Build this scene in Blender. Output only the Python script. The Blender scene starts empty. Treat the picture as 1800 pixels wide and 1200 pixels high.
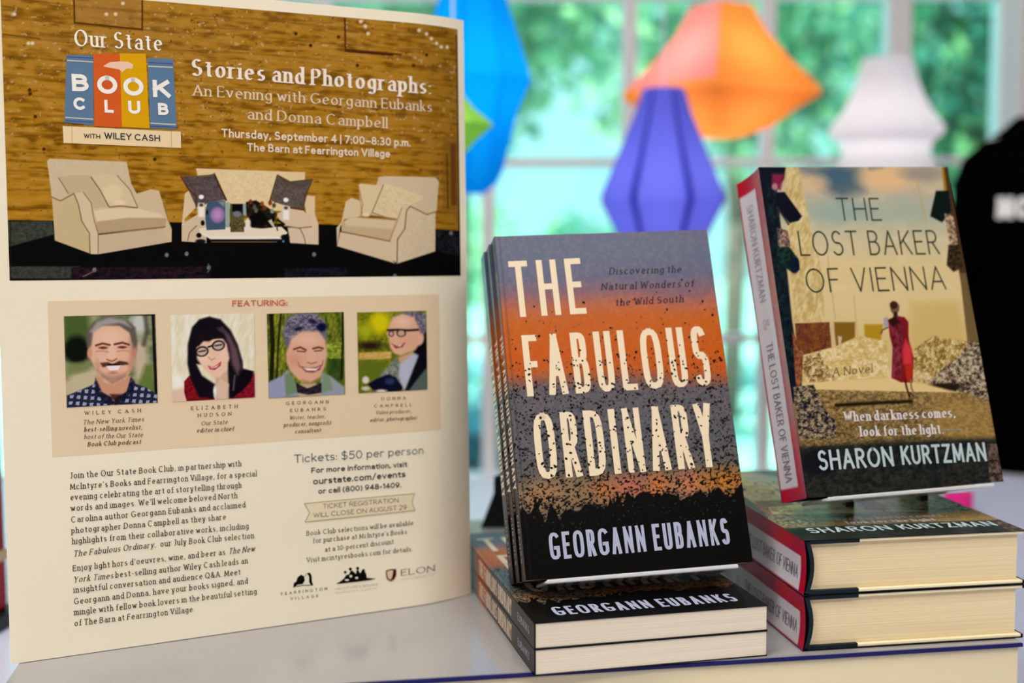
import bpy, math, random
import numpy as np
from mathutils import Matrix, Vector

# ---------------------------------------------------------------- camera, world, lights, exposure
SC = bpy.context.scene
COL = SC.collection
F, PITCH, ROLL, H = 2180.2, 0.0842, -0.0041, 0.2685      # focal length in pixels of an 1800 px wide frame, camera height over the riser
cp, sp = math.cos(PITCH), math.sin(PITCH)
FWD = np.array([0, cp, -sp]); _u = np.array([0, sp, cp]); _r = np.array([1., 0, 0])
RT = math.cos(ROLL) * _r + math.sin(ROLL) * _u
UP = -math.sin(ROLL) * _r + math.cos(ROLL) * _u
CAMP = np.array([0, 0, H])
cam = bpy.data.cameras.new('camera'); camo = bpy.data.objects.new('camera', cam); COL.objects.link(camo)
cam.sensor_width = 36; cam.sensor_fit = 'HORIZONTAL'; cam.lens = F * 36 / 1800
cam.clip_start = 0.02; cam.clip_end = 200
M = Matrix(((RT[0], UP[0], -FWD[0], 0), (RT[1], UP[1], -FWD[1], 0), (RT[2], UP[2], -FWD[2], H), (0, 0, 0, 1)))
camo.matrix_world = M
cam.dof.use_dof = True; cam.dof.focus_distance = 0.80; cam.dof.aperture_fstop = 3.6
SC.camera = camo
SC.view_settings.view_transform = 'Standard'; SC.view_settings.look = 'None'
SC.view_settings.exposure = 0.0; SC.view_settings.gamma = 1.0; SC.view_settings.use_curve_mapping = False

TINT = np.array([1.0, 0.92, 0.80])                        # colour of the shop's warm ceiling light
w = bpy.data.worlds.new('sky'); SC.world = w; w.use_nodes = True
nt = w.node_tree; bg = nt.nodes['Background']
tc = nt.nodes.new('ShaderNodeTexCoord'); mp = nt.nodes.new('ShaderNodeSeparateXYZ'); rp = nt.nodes.new('ShaderNodeValToRGB')
nt.links.new(tc.outputs['Generated'], mp.inputs[0]); nt.links.new(mp.outputs['Z'], rp.inputs[0]); nt.links.new(rp.outputs[0], bg.inputs[0])
rp.color_ramp.elements[0].color = (0.25, 0.56, 0.54, 1); rp.color_ramp.elements[1].color = (0.20, 0.47, 0.60, 1); rp.color_ramp.elements[1].position = 0.6
bg.inputs[1].default_value = 2.2

def light(name, kind, loc, rot, energy, color, **kw):
    l = bpy.data.lights.new(name, kind); l.energy = energy; l.color = color
    for k, v in kw.items(): setattr(l, k, v)
    o = bpy.data.objects.new(name, l); COL.objects.link(o); o.location = loc; o.rotation_euler = rot
    return o
light('sun', 'SUN', (0, 0, 5), (math.radians(42), 0, math.radians(-25)), 12.5, (1.0, 0.98, 0.86), angle=0.01)
LAMPS = [(-1.15, -0.25, 1.84), (0.75, -0.75, 1.84), (-0.1, 0.75, 1.84)]
for i, (x, y, z) in enumerate(LAMPS):
    light('ceiling_lamp_light', 'AREA', (x, y, z - 0.02), (0, 0, 0), (33, 23, 5)[i], tuple(TINT), shape='RECTANGLE', size=1.1, size_y=0.55)

# ---------------------------------------------------------------- helpers
def proj(P):
    Q = np.asarray(P, float) - CAMP
    d = Q @ FWD
    return 900 + F * (Q @ RT) / d, 600 - F * (Q @ UP) / d
def ray(x, y):
    return RT * (x - 900) / F - UP * (y - 600) / F + FWD
def hit(x, y, Y=None, Z=None):
    d = ray(x, y); t = Y / d[1] if Y is not None else (Z - H) / d[2]
    return CAMP + t * d
def lin(c):
    c = np.asarray(c, float) / 255
    return np.where(c <= 0.04045, c / 12.92, ((c + 0.055) / 1.055) ** 2.4)
def alb(c, gain=1.0):                                     # pigment that reads as colour c under the warm light
    return np.clip(lin(c) / TINT * gain, 0.0012, 0.92)
def hsh(ix, iy, s=0):
    n = np.sin(ix * 127.1 + iy * 311.7 + s * 74.7) * 43758.5453
    return n - np.floor(n)
def noise(x, y, s=0):
    ix, iy = np.floor(x), np.floor(y); fx, fy = x - ix, y - iy
    fx = fx * fx * (3 - 2 * fx); fy = fy * fy * (3 - 2 * fy)
    a = hsh(ix, iy, s) * (1 - fx) + hsh(ix + 1, iy, s) * fx
    b = hsh(ix, iy + 1, s) * (1 - fx) + hsh(ix + 1, iy + 1, s) * fx
    return a * (1 - fy) + b * fy
def fbm(x, y, s=0):
    return (noise(x, y, s) + .5 * noise(2 * x, 2 * y, s + 1) + .25 * noise(4 * x, 4 * y, s + 2)) / 1.75

MATS = {}
def mat(name, color=(200, 200, 200), rough=.55, spec=.25, metal=0, trans=0, raw=False, nscale=0, namt=.15, stretch=(1, 1, 1), bump=0, vcol=False, transl=0, coat=0):
    if name in MATS: return MATS[name]
    m = bpy.data.materials.new(name); m.use_nodes = True; n = m.node_tree; b = n.nodes['Principled BSDF']
    c = (lin(color) if raw else alb(color))
    b.inputs['Base Color'].default_value = (*c, 1); b.inputs['Roughness'].default_value = rough
    b.inputs['Specular IOR Level'].default_value = spec; b.inputs['Metallic'].default_value = metal
    b.inputs['Transmission Weight'].default_value = trans; b.inputs['Coat Weight'].default_value = coat
    src = None
    if vcol:
        a = n.nodes.new('ShaderNodeVertexColor'); a.layer_name = 'Col'; src = a.outputs[0]
        n.links.new(src, b.inputs['Base Color'])
    if nscale:
        t = n.nodes.new('ShaderNodeTexCoord'); mpn = n.nodes.new('ShaderNodeMapping'); mpn.inputs['Scale'].default_value = stretch
        no = n.nodes.new('ShaderNodeTexNoise'); no.inputs['Scale'].default_value = nscale; no.inputs['Detail'].default_value = 4
        n.links.new(t.outputs['Object'], mpn.inputs[0]); n.links.new(mpn.outputs[0], no.inputs['Vector'])
        r = n.nodes.new('ShaderNodeValToRGB')
        r.color_ramp.elements[0].position = .3; r.color_ramp.elements[1].position = .7
        r.color_ramp.elements[0].color = (*(c * (1 - namt)), 1); r.color_ramp.elements[1].color = (*np.clip(c * (1 + namt), 0, .95), 1)
        n.links.new(no.outputs[0], r.inputs[0]); n.links.new(r.outputs[0], b.inputs['Base Color'])
        if bump:
            bm_ = n.nodes.new('ShaderNodeBump'); bm_.inputs['Strength'].default_value = bump; bm_.inputs['Distance'].default_value = .001
            n.links.new(no.outputs[0], bm_.inputs['Height']); n.links.new(bm_.outputs[0], b.inputs['Normal'])
    if transl:
        tr = n.nodes.new('ShaderNodeBsdfTranslucent'); mx = n.nodes.new('ShaderNodeMixShader'); mx.inputs[0].default_value = transl
        if src: n.links.new(src, tr.inputs[0])
        else: tr.inputs[0].default_value = (*c, 1)
        out = n.nodes['Material Output']
        n.links.new(b.outputs[0], mx.inputs[1]); n.links.new(tr.outputs[0], mx.inputs[2]); n.links.new(mx.outputs[0], out.inputs[0])
    MATS[name] = m
    return m

def mk(name, V, Fc, m, parent=None, col=None, smooth=False, loc=None, mats=None, mi=None):
    me = bpy.data.meshes.new(name)
    me.from_pydata([tuple(map(float, v)) for v in V], [], [tuple(int(i) for i in f) for f in Fc]); me.update()
    me.materials.append(m)
    for x in (mats or []): me.materials.append(x)
    if mi is not None: me.polygons.foreach_set('material_index', np.asarray(mi, np.int32))
    if col is not None:
        a = me.color_attributes.new('Col', 'FLOAT_COLOR', 'POINT')
        c = np.ones((len(V), 4)); c[:, :3] = col
        a.data.foreach_set('color', c.ravel().astype(np.float32))
    if smooth: me.polygons.foreach_set('use_smooth', np.ones(len(Fc), bool))
    o = bpy.data.objects.new(name, me); COL.objects.link(o)
    if parent: o.parent = parent
    if loc is not None: o.location = loc
    return o
def tag(o, label=None, cat=None, group=None, kind=None):
    if label: o['label'] = label
    if cat: o['category'] = cat
    if group: o['group'] = group
    if kind: o['kind'] = kind
    return o
def empty(name, M4, label, cat, group=None):
    o = bpy.data.objects.new(name, None); COL.objects.link(o); o.empty_display_size = .02
    o.matrix_world = M4
    return tag(o, label, cat, group)
def box(x0, x1, y0, y1, z0, z1):
    V = [(x, y, z) for z in (z0, z1) for y in (y0, y1) for x in (x0, x1)]
    return V, [(0, 2, 3, 1), (4, 5, 7, 6), (0, 1, 5, 4), (2, 6, 7, 3), (0, 4, 6, 2), (1, 3, 7, 5)]
class MB:
    def __init__(s): s.V = []; s.F = []; s.C = []
    def add(s, V, Fc, c=None):
        b = len(s.V); s.V += [tuple(v) for v in V]; s.F += [tuple(i + b for i in f) for f in Fc]
        if c is not None: s.C += [tuple(c)] * len(V)
        return s
    def box(s, *a, c=None): return s.add(*box(*a), c=c)
    def prism(s, pts, d0, d1, axis=1):                     # outline in two coordinates pushed along the third
        n = len(pts); V = []
        for d in (d0, d1):
            for p in pts: q = list(p); q.insert(axis, d); V.append(q)
        return s.add(V, [tuple(range(n)), tuple(range(2 * n - 1, n - 1, -1))] + [(i, i + n, (i + 1) % n + n, (i + 1) % n) for i in range(n)])
    def build(s, name, m, parent=None, bevel=0, **k):
        o = mk(name, s.V, s.F, m, parent, col=(np.array(s.C) if s.C else None), **k)
        if bevel:
            b = o.modifiers.new('bevel', 'BEVEL'); b.width = bevel; b.segments = 2; b.limit_method = 'ANGLE'
        return o
def tube(pts, r, n=8):
    pts = [Vector(p) for p in pts]; V = []; Fc = []
    for i, p in enumerate(pts):
        d = (pts[min(i + 1, len(pts) - 1)] - pts[max(i - 1, 0)]).normalized()
        a = d.orthogonal().normalized(); b = d.cross(a)
        for k in range(n): t = 2 * math.pi * k / n; V.append(p + (a * math.cos(t) + b * math.sin(t)) * r)
    for i in range(len(pts) - 1):
        for k in range(n): Fc.append((i * n + k, i * n + (k + 1) % n, (i + 1) * n + (k + 1) % n, (i + 1) * n + k))
    Fc += [tuple(range(n))[::-1], tuple(range(len(V) - n, len(V)))]
    return V, Fc
def copy_tree(o, parent=None):
    c = o.copy(); COL.objects.link(c); c.parent = parent
    for ch in list(o.children): copy_tree(ch, c)
    return c
def frame(o, yaw, tilt, roll=0.):                          # local x along the width, y into the depth, z up the height
    cy, sy, ct, st = math.cos(yaw), math.sin(yaw), math.cos(tilt), math.sin(tilt)
    ex = np.array([cy, sy, 0]); e0 = np.array([-sy, cy, 0]); k = np.array([0, 0, 1.])
    ey = e0 * ct - k * st; ez = k * ct + e0 * st
    cr, sr = math.cos(roll), math.sin(roll)
    ex, ez = ex * cr + ez * sr, -ex * sr + ez * cr
    return np.array([ex, ey, ez]), np.array(o, float)
def mat4(fr):
    (ex, ey, ez), o = fr
    return Matrix(((ex[0], ey[0], ez[0], o[0]), (ex[1], ey[1], ez[1], o[1]), (ex[2], ey[2], ez[2], o[2]), (0, 0, 0, 1)))

# ---------------------------------------------------------------- lettering: a stroke alphabet
G = {
'A': (.72, '0 0 .36 1 .72 0/.13 .34 .59 .34'), 'B': (.56, '0 0 0 1 .26 1 c .26 .77 .24 .23 90 -90 0 .54/.26 .54 c .28 .27 .28 .27 90 -90 0 0'),
'C': (.78, 'c .42 .5 .42 .5 48 312'), 'D': (.7, '0 0 0 1 .25 1 c .25 .5 .45 .5 90 -90 0 0'), 'E': (.5, '.5 1 0 1 0 0 .52 0/0 .53 .42 .53'),
'F': (.48, '.48 1 0 1 0 0/0 .52 .4 .52'), 'G': (.8, 'c .42 .5 .42 .5 48 330/.5 .42 .8 .42 .8 .12'), 'H': (.66, '0 0 0 1/.66 0 .66 1/0 .52 .66 .52'),
'I': (0, '0 0 0 1'), 'J': (.34, '.32 1 .32 .22 c .14 .22 .18 .22 0 -120'), 'K': (.6, '0 0 0 1/.58 1 0 .42/.2 .6 .62 0'), 'L': (.48, '0 1 0 0 .5 0'),
'M': (.84, '0 0 .05 1 .42 .12 .79 1 .84 0'), 'N': (.7, '0 0 0 1 .7 0 .7 1'), 'O': (.84, 'c .42 .5 .42 .5 90 450'),
'P': (.54, '0 0 0 1 .28 1 c .28 .74 .26 .26 90 -90 0 .48'), 'Q': (.84, 'c .42 .5 .42 .5 90 450/.5 .22 .86 -.08'),
'R': (.58, '0 0 0 1 .28 1 c .28 .75 .26 .25 90 -90 0 .5/.26 .5 .6 0'), 'S': (.56, 'c .28 .75 .24 .25 35 270 c .28 .26 .28 .26 90 -148'),
'T': (.62, '0 1 .62 1/.31 1 .31 0'), 'U': (.62, '0 1 0 .3 c .31 .3 .31 .3 180 360 .62 1'), 'V': (.68, '0 1 .34 0 .68 1'),
'W': (1.0, '0 1 .26 0 .5 .92 .74 0 1 1'), 'X': (.64, '0 1 .64 0/.62 1 .02 0'), 'Y': (.64, '0 1 .32 .48 .64 1/.32 .48 .32 0'), 'Z': (.6, '0 1 .58 1 0 0 .6 0'),
'a': (.46, 'c .25 .44 .21 .22 160 0 .46 0/.46 .38 .24 .38 c .24 .19 .22 .19 90 270 .32 0 .46 .12'), 'b': (.48, '0 1.05 0 0/c .24 .33 .24 .33 180 540'),
'c': (.46, 'c .26 .33 .26 .33 50 310'), 'd': (.48, '.48 1.05 .48 0/c .24 .33 .24 .33 0 360'), 'e': (.5, '.02 .36 .5 .36 c .26 .33 .25 .33 5 312'),
'f': (.3, 'c .36 .82 .2 .22 60 180 .16 0/0 .62 .34 .62'), 'g': (.48, 'c .24 .35 .24 .31 0 360/.48 .66 .48 -.08 c .25 -.08 .23 .22 0 -150'),
'h': (.44, '0 1.05 0 0/c .22 .43 .22 .23 180 0 .44 0'), 'i': (0, '0 .66 0 0/0 .9 0 .95'), 'j': (.05, '.05 .66 .05 -.1 c -.1 -.1 .15 .2 0 -90/.05 .9 .05 .95'),
'k': (.42, '0 1.05 0 0/.4 .66 0 .26/.14 .38 .44 0'), 'l': (0, '0 1.05 0 0'), 'm': (.74, '0 .66 0 0/c .185 .46 .185 .2 180 0 .37 0/c .555 .46 .185 .2 180 0 .74 0'),
'n': (.44, '0 .66 0 0/c .22 .43 .22 .23 180 0 .44 0'), 'o': (.52, 'c .26 .33 .26 .33 90 450'), 'p': (.48, '0 .66 0 -.32/c .24 .33 .24 .33 180 540'),
'q': (.48, '.48 .66 .48 -.32/c .24 .33 .24 .33 0 360'), 'r': (.3, '0 .66 0 0/c .2 .42 .2 .24 180 55'), 's': (.38, 'c .2 .49 .17 .17 38 270 c .2 .165 .19 .16 90 -145'),
't': (.3, '.15 .86 .15 .15 c .29 .15 .14 .15 180 295/-.02 .63 .35 .63'), 'u': (.44, '0 .66 0 .22 c .22 .22 .22 .22 180 360/.44 .66 .44 0'),
'v': (.46, '0 .66 .23 0 .46 .66'), 'w': (.72, '0 .66 .18 0 .36 .6 .54 0 .72 .66'), 'x': (.44, '0 .66 .44 0/.43 .66 .01 0'), 'y': (.48, '0 .66 .24 0/.48 .66 .13 -.32'),
'z': (.42, '0 .66 .4 .66 0 0 .42 0'), '0': (.56, 'c .28 .5 .28 .5 90 450'), '1': (.24, '0 .8 .22 1 .22 0'), '2': (.54, 'c .26 .72 .26 .28 160 -20 0 0 .54 0'),
'3': (.52, 'c .25 .75 .22 .25 140 -90/.22 .52 c .25 .26 .26 .26 90 -140'), '4': (.56, '.42 0 .42 1 0 .28 .58 .28'), '5': (.52, '.48 1 .08 1 .05 .56 c .24 .32 .28 .32 120 -140'),
'6': (.54, 'c .27 .31 .27 .31 0 360/.46 .96 c .4 .3 .4 .6 110 180'), '7': (.52, '0 1 .52 1 .16 0'), '8': (.54, 'c .27 .76 .22 .24 -90 270/c .27 .26 .27 .26 90 450'),
'9': (.54, 'c .27 .69 .27 .31 0 360/.08 .04 c .14 .7 .4 .66 -80 0'), '.': (0, '0 0 0 .06'), ',': (.04, '.04 .08 -.02 -.16'), ':': (0, '0 0 0 .06/0 .5 0 .56'),
"'": (0, '0 1 0 .76'), '|': (0, '0 -.15 0 1.05'), '-': (.26, '0 .36 .26 .36'), '–': (.5, '0 .38 .5 .38'), '/': (.4, '0 -.1 .4 1.05'), '&': (.66, '.66 .45 c .3 .27 .3 .27 -10 -200 .42 .62 c .26 .8 .18 .2 -30 210 .64 0'),
'(': (.18, 'c .34 .42 .34 .66 125 235'), ')': (.18, 'c -.16 .42 .34 .66 55 -55'), '$': (.56, 'c .28 .75 .24 .25 35 270 c .28 .26 .28 .26 90 -148/.28 1.14 .28 -.14'), ' ': (.2, ''),
}
GC = {}
def glyph(ch, sq):
    if (ch, sq) in GC: return GC[ch, sq]
    adv, s = G[ch]; out = []
    for st in s.split('/'):
        t = st.split(); i = 0; P = []
        while i < len(t):
            if t[i] == 'c':
                cx, cy, rx, ry, a0, a1 = map(float, t[i + 1:i + 7]); i += 7
                n = max(4, int(abs(a1 - a0) / 20))
                for k in range(n + 1):
                    a = math.radians(a0 + (a1 - a0) * k / n); c, s_ = math.cos(a), math.sin(a)
                    P.append((cx + rx * math.copysign(abs(c) ** sq, c), cy + ry * math.copysign(abs(s_) ** sq, s_)))
            else: P.append((float(t[i]), float(t[i + 1]))); i += 2
        if len(P) > 1: out.append(P)
    GC[ch, sq] = (adv, out); return GC[ch, sq]
def ribbon(P, hw, ext):
    """quads for one stroke, mitred on curves and butted at corners"""
    subs = [[P[0]]]
    for i in range(1, len(P)):
        if (P[i][0] - subs[-1][-1][0]) ** 2 + (P[i][1] - subs[-1][-1][1]) ** 2 < 1e-14: continue
        subs[-1].append(P[i])
        if i < len(P) - 1:
            a = math.atan2(P[i][1] - P[i - 1][1], P[i][0] - P[i - 1][0]); b = math.atan2(P[i + 1][1] - P[i][1], P[i + 1][0] - P[i][0])
            if abs((b - a + math.pi) % (2 * math.pi) - math.pi) > .85: subs.append([P[i]])
    V = []; Q = []
    for si, S in enumerate(subs):
        if len(S) < 2: continue
        S = [np.array(p, float) for p in S]
        d0 = S[1] - S[0]; d0 /= np.linalg.norm(d0) + 1e-12; d1 = S[-1] - S[-2]; d1 /= np.linalg.norm(d1) + 1e-12
        S[0] = S[0] - d0 * ext; S[-1] = S[-1] + d1 * ext
        b = len(V)
        for i, p in enumerate(S):
            d = S[min(i + 1, len(S) - 1)] - S[max(i - 1, 0)]; d /= np.linalg.norm(d) + 1e-12
            nrm = np.array([-d[1], d[0]]) * hw; V += [(*(p + nrm), si), (*(p - nrm), si)]
        Q += [(b + 2 * i, b + 2 * i + 1, b + 2 * i + 3, b + 2 * i + 2) for i in range(len(S) - 1)]
    return V, Q
# style: weight, nib width, spacing, squareness, serif length, slant
ST = dict(sans=(.05, 0, .14, 1, 0, 0), bold=(.082, 0, .12, 1, 0, 0), xbold=(.12, 0, .1, 1, 0, 0), deco=(.034, 0, .2, 1, 0, 0), decob=(.07, 0, .17, 1, 0, 0),
          cond=(.052, 0, .42, .62, 0, 0), condb=(.066, 0, .36, .62, 0, 0), serif=(.034, .072, .12, 1, .09, 0), serifb=(.038, .098, .12, 1, .09, 0), body=(.052, .06, .13, 1, .08, 0),
          ital=(.044, .064, .12, 1, .05, .22), italb=(.055, .085, .12, 1, .06, .2), caps=(.06, .075, .6, 1, .06, 0))
def lay_text(s, W, Hc, style):
    """returns vertices and quads in a box W wide, capitals Hc high"""
    wt, nib, gap, sq, ser, slant = ST[style]
    hw = wt * Hc; gp = gap; ew = 2 * hw + 1.9 * nib * Hc
    sp = s.count(' ')
    tot = sum(glyph(c, sq)[0] + gp for c in s) - gp
    k = (W - ew * (len(s) - sp)) / tot
    V = []; Q = []; x = ew / 2
    layer = [0]
    def put(v, q):                                         # every stroke lies a hair above the one before it
        b = len(V); V.extend((p[0], p[1], (layer[0] + (p[2] if len(p) > 2 else 0)) * 8e-6) for p in v); Q.extend(tuple(i + b for i in f) for f in q); layer[0] = (layer[0] + 1 + (max((p[2] for p in v if len(p) > 2), default=0))) % 12
    for c in s:
        adv, st = glyph(c, sq)
        for P in st:
            P = [(x + px * k, hw + py * (Hc - 2 * hw)) for px, py in P]
            P = [(a + slant * b, b) for a, b in P]
            put(*ribbon(P, hw * (.86 if sq < 1 and c in 'NMWK' else 1), hw * .95 if not nib else 0))
            if nib:
                n = np.array([nib * Hc, .3 * nib * Hc]); v = []; q = []
                for i, p in enumerate(P): v += [np.array(p) - n, np.array(p) + n]
                q = [(2 * i, 2 * i + 1, 2 * i + 3, 2 * i + 2) for i in range(len(P) - 1)]
                put(v, q)
            if ser:
                for (a, b, other) in ((P[0], P[1], 0), (P[-1], P[-2], 1)):
                    dx, dy = b[0] - a[0], b[1] - a[1]; L = math.hypot(dx, dy)
                    if L < .28 * Hc: continue
                    yl = a[1] / Hc
                    if abs(dy) > .8 * L and (yl < .1 or yl > .55):
                        l = ser * Hc * (1.0 if (yl < .1 or c.isupper()) else .0) + nib * Hc; l2 = ser * Hc * 1.1 + nib * Hc
                        h = hw * .9
                        put([(a[0] - l2, a[1] - h), (a[0] + l, a[1] - h), (a[0] + l, a[1] + h), (a[0] - l2, a[1] + h)], [(0, 1, 2, 3)])
                    elif abs(dx) > .9 * L and c in 'ETFLZ':
                        sgn = 1 if yl < .3 else (-1 if yl > .8 else 0); t = .13 * Hc
                        y0, y1 = (a[1], a[1] + sgn * t) if sgn else (a[1] - t / 2, a[1] + t / 2)
                        put([(a[0] - hw, y0), (a[0] + hw, y0), (a[0] + hw, y1), (a[0] - hw, y1)], [(0, 1, 2, 3)])
        x += (adv + gp) * k + (ew if c != ' ' else 0)
    return V, Q

class Sheet:
    """a printed face: plane of a book cover or poster; pixel positions of the photograph are turned into places on that plane"""
    def __init__(s, fr, bend=None):
        s.gain = 1.; s.fr = fr; s.bend = bend or (lambda u, v: 0 * u); s.L = {}
    def uv(s, x, y):
        R_, o = s.fr; d = ray(x, y); n = R_[1]
        t = ((o - CAMP) @ n) / (d @ n); P = CAMP + t * d - o
        return np.array([P @ R_[0], P @ R_[2]])
    def px(s, u, v):
        R_, o = s.fr
        return proj(o + np.outer(u, R_[0]) + np.outer(v, R_[2]))
    def pt(s, u, v, lift): return (u, float(s.bend(u, v)) - lift, v)
    def put(s, part, UV, Q, color, lift):
        d = s.L.setdefault(part, ([], [], []))
        b = len(d[0]); d[0].extend(s.pt(p[0], p[1], lift + (p[2] if len(p) > 2 else 0)) for p in UV); d[1].extend(tuple(i + b for i in q) for q in Q)
        c = tuple(alb(color, s.gain)); d[2].extend([c] * len(UV))
    def text(s, part, txt, x0, y0, x1, y1, cap, style, color, lift=.00025, gain=1):
        a, b = s.uv(x0, y0), s.uv(x1, y1); h = np.linalg.norm(s.uv((x0 + x1) / 2, (y0 + y1) / 2 - cap) - s.uv((x0 + x1) / 2, (y0 + y1) / 2))
        W = np.linalg.norm(b - a); e = (b - a) / W; f = np.array([-e[1], e[0]])
        V, Q = lay_text(txt, W, h, style)
        s.put(part, [(*(a + e * p[0] + f * p[1]), p[2]) for p in V], Q, color, lift)
    def poly(s, part, pts, color, lift=.0002, o=(0, 0, 1)):
        UV = [s.uv(o[0] + x * o[2], o[1] + y * o[2]) for x, y in pts]
        s.put(part, UV, [tuple(range(len(UV)))], color, lift)
    def line(s, part, pts, wpx, color, lift=.00025, o=(0, 0, 1)):
        UV = [s.uv(o[0] + x * o[2], o[1] + y * o[2]) for x, y in pts]
        sc = np.linalg.norm(s.uv(*(pts[0][0] * o[2] + o[0] + 1, pts[0][1] * o[2] + o[1])) - UV[0])
        V, Q = ribbon([tuple(p) for p in UV], wpx * sc / 2, 0); s.put(part, [(a, b, c * 8e-6) for a, b, c in V], Q, color, lift)
    def build(s, parent, m):
        for part, (V, Q, C) in s.L.items():
            nm = part.split(':')[0]
            o = mk(nm, V, Q, m, parent, col=np.array(C))
            if ':' in part: o['label'] = part.split(':')[1]
        s.L = {}

class Paint:
    """colours of a fine grid, worked out from soft shapes placed in picture coordinates"""
    def __init__(s, X, Y, base): s.X, s.Y = X, Y; s.C = np.ones((len(X), 3)) * np.array(base, float); s.o = (0, 0, 1)
    def org(s, ox, oy, k): s.o = (ox, oy, k); return s
    def _xy(s): return (s.X - s.o[0]) / s.o[2], (s.Y - s.o[1]) / s.o[2]
    def mix(s, a, col):
        a = np.clip(a, 0, 1)[:, None]; s.C = s.C * (1 - a) + np.asarray(col, float) * a; return s
    def ell(s, cx, cy, rx, ry, col, soft=1.5, rot=0, a=1):
        x, y = s._xy(); x = x - cx; y = y - cy; r = math.radians(rot); c, n = math.cos(r), math.sin(r)
        u, v = (x * c + y * n) / rx, (-x * n + y * c) / ry
        d = (1 - np.sqrt(u * u + v * v)) * min(rx, ry) * s.o[2]
        return s.mix(np.clip(d / soft + .5, 0, 1) * a, col)
    def sd(s, pts):
        x, y = s._xy(); P = np.array(pts, float); ins = np.zeros(len(x), bool); dd = np.full(len(x), 1e9)
        for i in range(len(P)):
            a, b = P[i], P[(i + 1) % len(P)]; e = b - a
            t = np.clip(((x - a[0]) * e[0] + (y - a[1]) * e[1]) / (e @ e + 1e-9), 0, 1)
            dd = np.minimum(dd, np.hypot(x - a[0] - t * e[0], y - a[1] - t * e[1]))
            if a[1] != b[1]:
                c = ((a[1] > y) != (b[1] > y)) & (x < (b[0] - a[0]) * (y - a[1]) / (b[1] - a[1]) + a[0]); ins ^= c
        return np.where(ins, dd, -dd) * s.o[2]
    def poly(s, pts, col, soft=1.5, a=1): return s.mix(np.clip(s.sd(pts) / soft + .5, 0, 1) * a, col)
    def tex(s, pts, c0, c1, sx, sy, seed=0, soft=2, a=1, k=3.):
        m = np.clip(s.sd(pts) / soft + .5, 0, 1) * a if pts is not None else np.ones(len(s.X)) * a
        t = np.clip((.62 * fbm(s.X / sx, s.Y / sy, seed) + .38 * noise(s.X / sx * 2.7 + s.Y / 9, s.Y / sy * 2.7 - s.X / 11, seed + 5) - .5) * k * .8 + .5, 0, 1)[:, None]
        c = np.array(c0, float) * (1 - t) + np.array(c1, float) * t; m = m[:, None]
        s.C = s.C * (1 - m) + c * m; return s
    def line(s, pts, wd, col, soft=1.2, a=1):
        x, y = s._xy(); P = np.array(pts, float); dd = np.full(len(x), 1e9)
        for p, q in zip(P[:-1], P[1:]):
            e = q - p; t = np.clip(((x - p[0]) * e[0] + (y - p[1]) * e[1]) / (e @ e + 1e-9), 0, 1)
            dd = np.minimum(dd, np.hypot(x - p[0] - t * e[0], y - p[1] - t * e[1]))
        return s.mix(np.clip((wd / 2 - dd * s.o[2]) / soft + .5, 0, 1) * a, col)
def gridmesh(u0, u1, v0, v1, nu, nv):
    U, Vv = np.meshgrid(np.linspace(u0, u1, nu), np.linspace(v0, v1, nv)); U = U.ravel(); Vv = Vv.ravel()
    i = np.arange(nu * nv).reshape(nv, nu)
    Q = np.stack([i[:-1, :-1].ravel(), i[:-1, 1:].ravel(), i[1:, 1:].ravel(), i[1:, :-1].ravel()], 1)
    return U, Vv, Q

INK = mat('printed_ink', vcol=True, rough=.5, spec=.05)
GLOSSINK = mat('glossy_printed_cover', vcol=True, rough=.26, spec=.5)
GLOSSINK.node_tree.nodes['Principled BSDF'].inputs['IOR'].default_value = 1.2
# ---------------------------------------------------------------- room
WHITE = mat('white_paint', (240, 230, 246), rough=.5, nscale=6, namt=.03)
WALLM = mat('wall_paint', (214, 204, 198), rough=.8, nscale=4, namt=.04)
FLOORM = mat('floor_wood', (120, 86, 60), rough=.45, nscale=9, stretch=(1, 8, 1), namt=.3)
CEILM = mat('ceiling_paint', (235, 232, 228), rough=.9, nscale=5, namt=.02)
Z0, Z1, XL, XR, YB, YF = -.95, 1.86, -2.6, 2.9, 2.6, -2.2
WX0, WX1, WZ0, WZ1 = -1.35, 1.035, -.26, 1.20
def struct(name, mb, m, **k): return tag(mb.build(name, m, **k), kind='structure')
struct('floor', MB().box(XL - .1, XR + .1, YF - .1, YB + .12, Z0 - .1, Z0), FLOORM)
struct('ceiling', MB().box(XL - .1, XR + .1, YF - .1, YB + .12, Z1, Z1 + .1), CEILM)
struct('wall_left', MB().box(XL - .1, XL, YF, YB, Z0, Z1), WALLM)
struct('wall_right', MB().box(XR, XR + .1, YF, YB, Z0, Z1), WALLM)
struct('wall_front', MB().box(XL - .1, XR + .1, YF - .1, YF, Z0, Z1), WALLM)
wb = MB()
wb.box(XL - .1, WX0, YB, YB + .12, Z0, Z1).box(WX1, XR + .1, YB, YB + .12, Z0, Z1).box(WX0, WX1, YB, YB + .12, Z0, WZ0).box(WX0, WX1, YB, YB + .12, WZ1, Z1)
struct('wall_back', wb, mat('window_wall_paint', (226, 232, 248), rough=.6, nscale=5, namt=.03))
win = MB()
fx = .03
win.box(WX0, WX0 + fx, YB + .01, YB + .07, WZ0, WZ1).box(WX1 - .02, WX1, YB + .01, YB + .07, WZ0, WZ1).box(WX0, WX1, YB + .01, YB + .07, WZ1 - fx, WZ1).box(WX0, WX1, YB + .01, YB + .07, WZ0, WZ0 + .02)
wo = tag(win.build('window_1', WHITE, bevel=.003), kind='structure')
vm = [hit(x, 285, Y=YB)[0] for x in (250, 570, 857, 1108, 1352)]
for x in vm: MB().box(x - .015, x + .015, YB + .015, YB + .055, WZ0 + .02, WZ1 - fx).build('muntin', WHITE, wo, bevel=.004)
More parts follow.
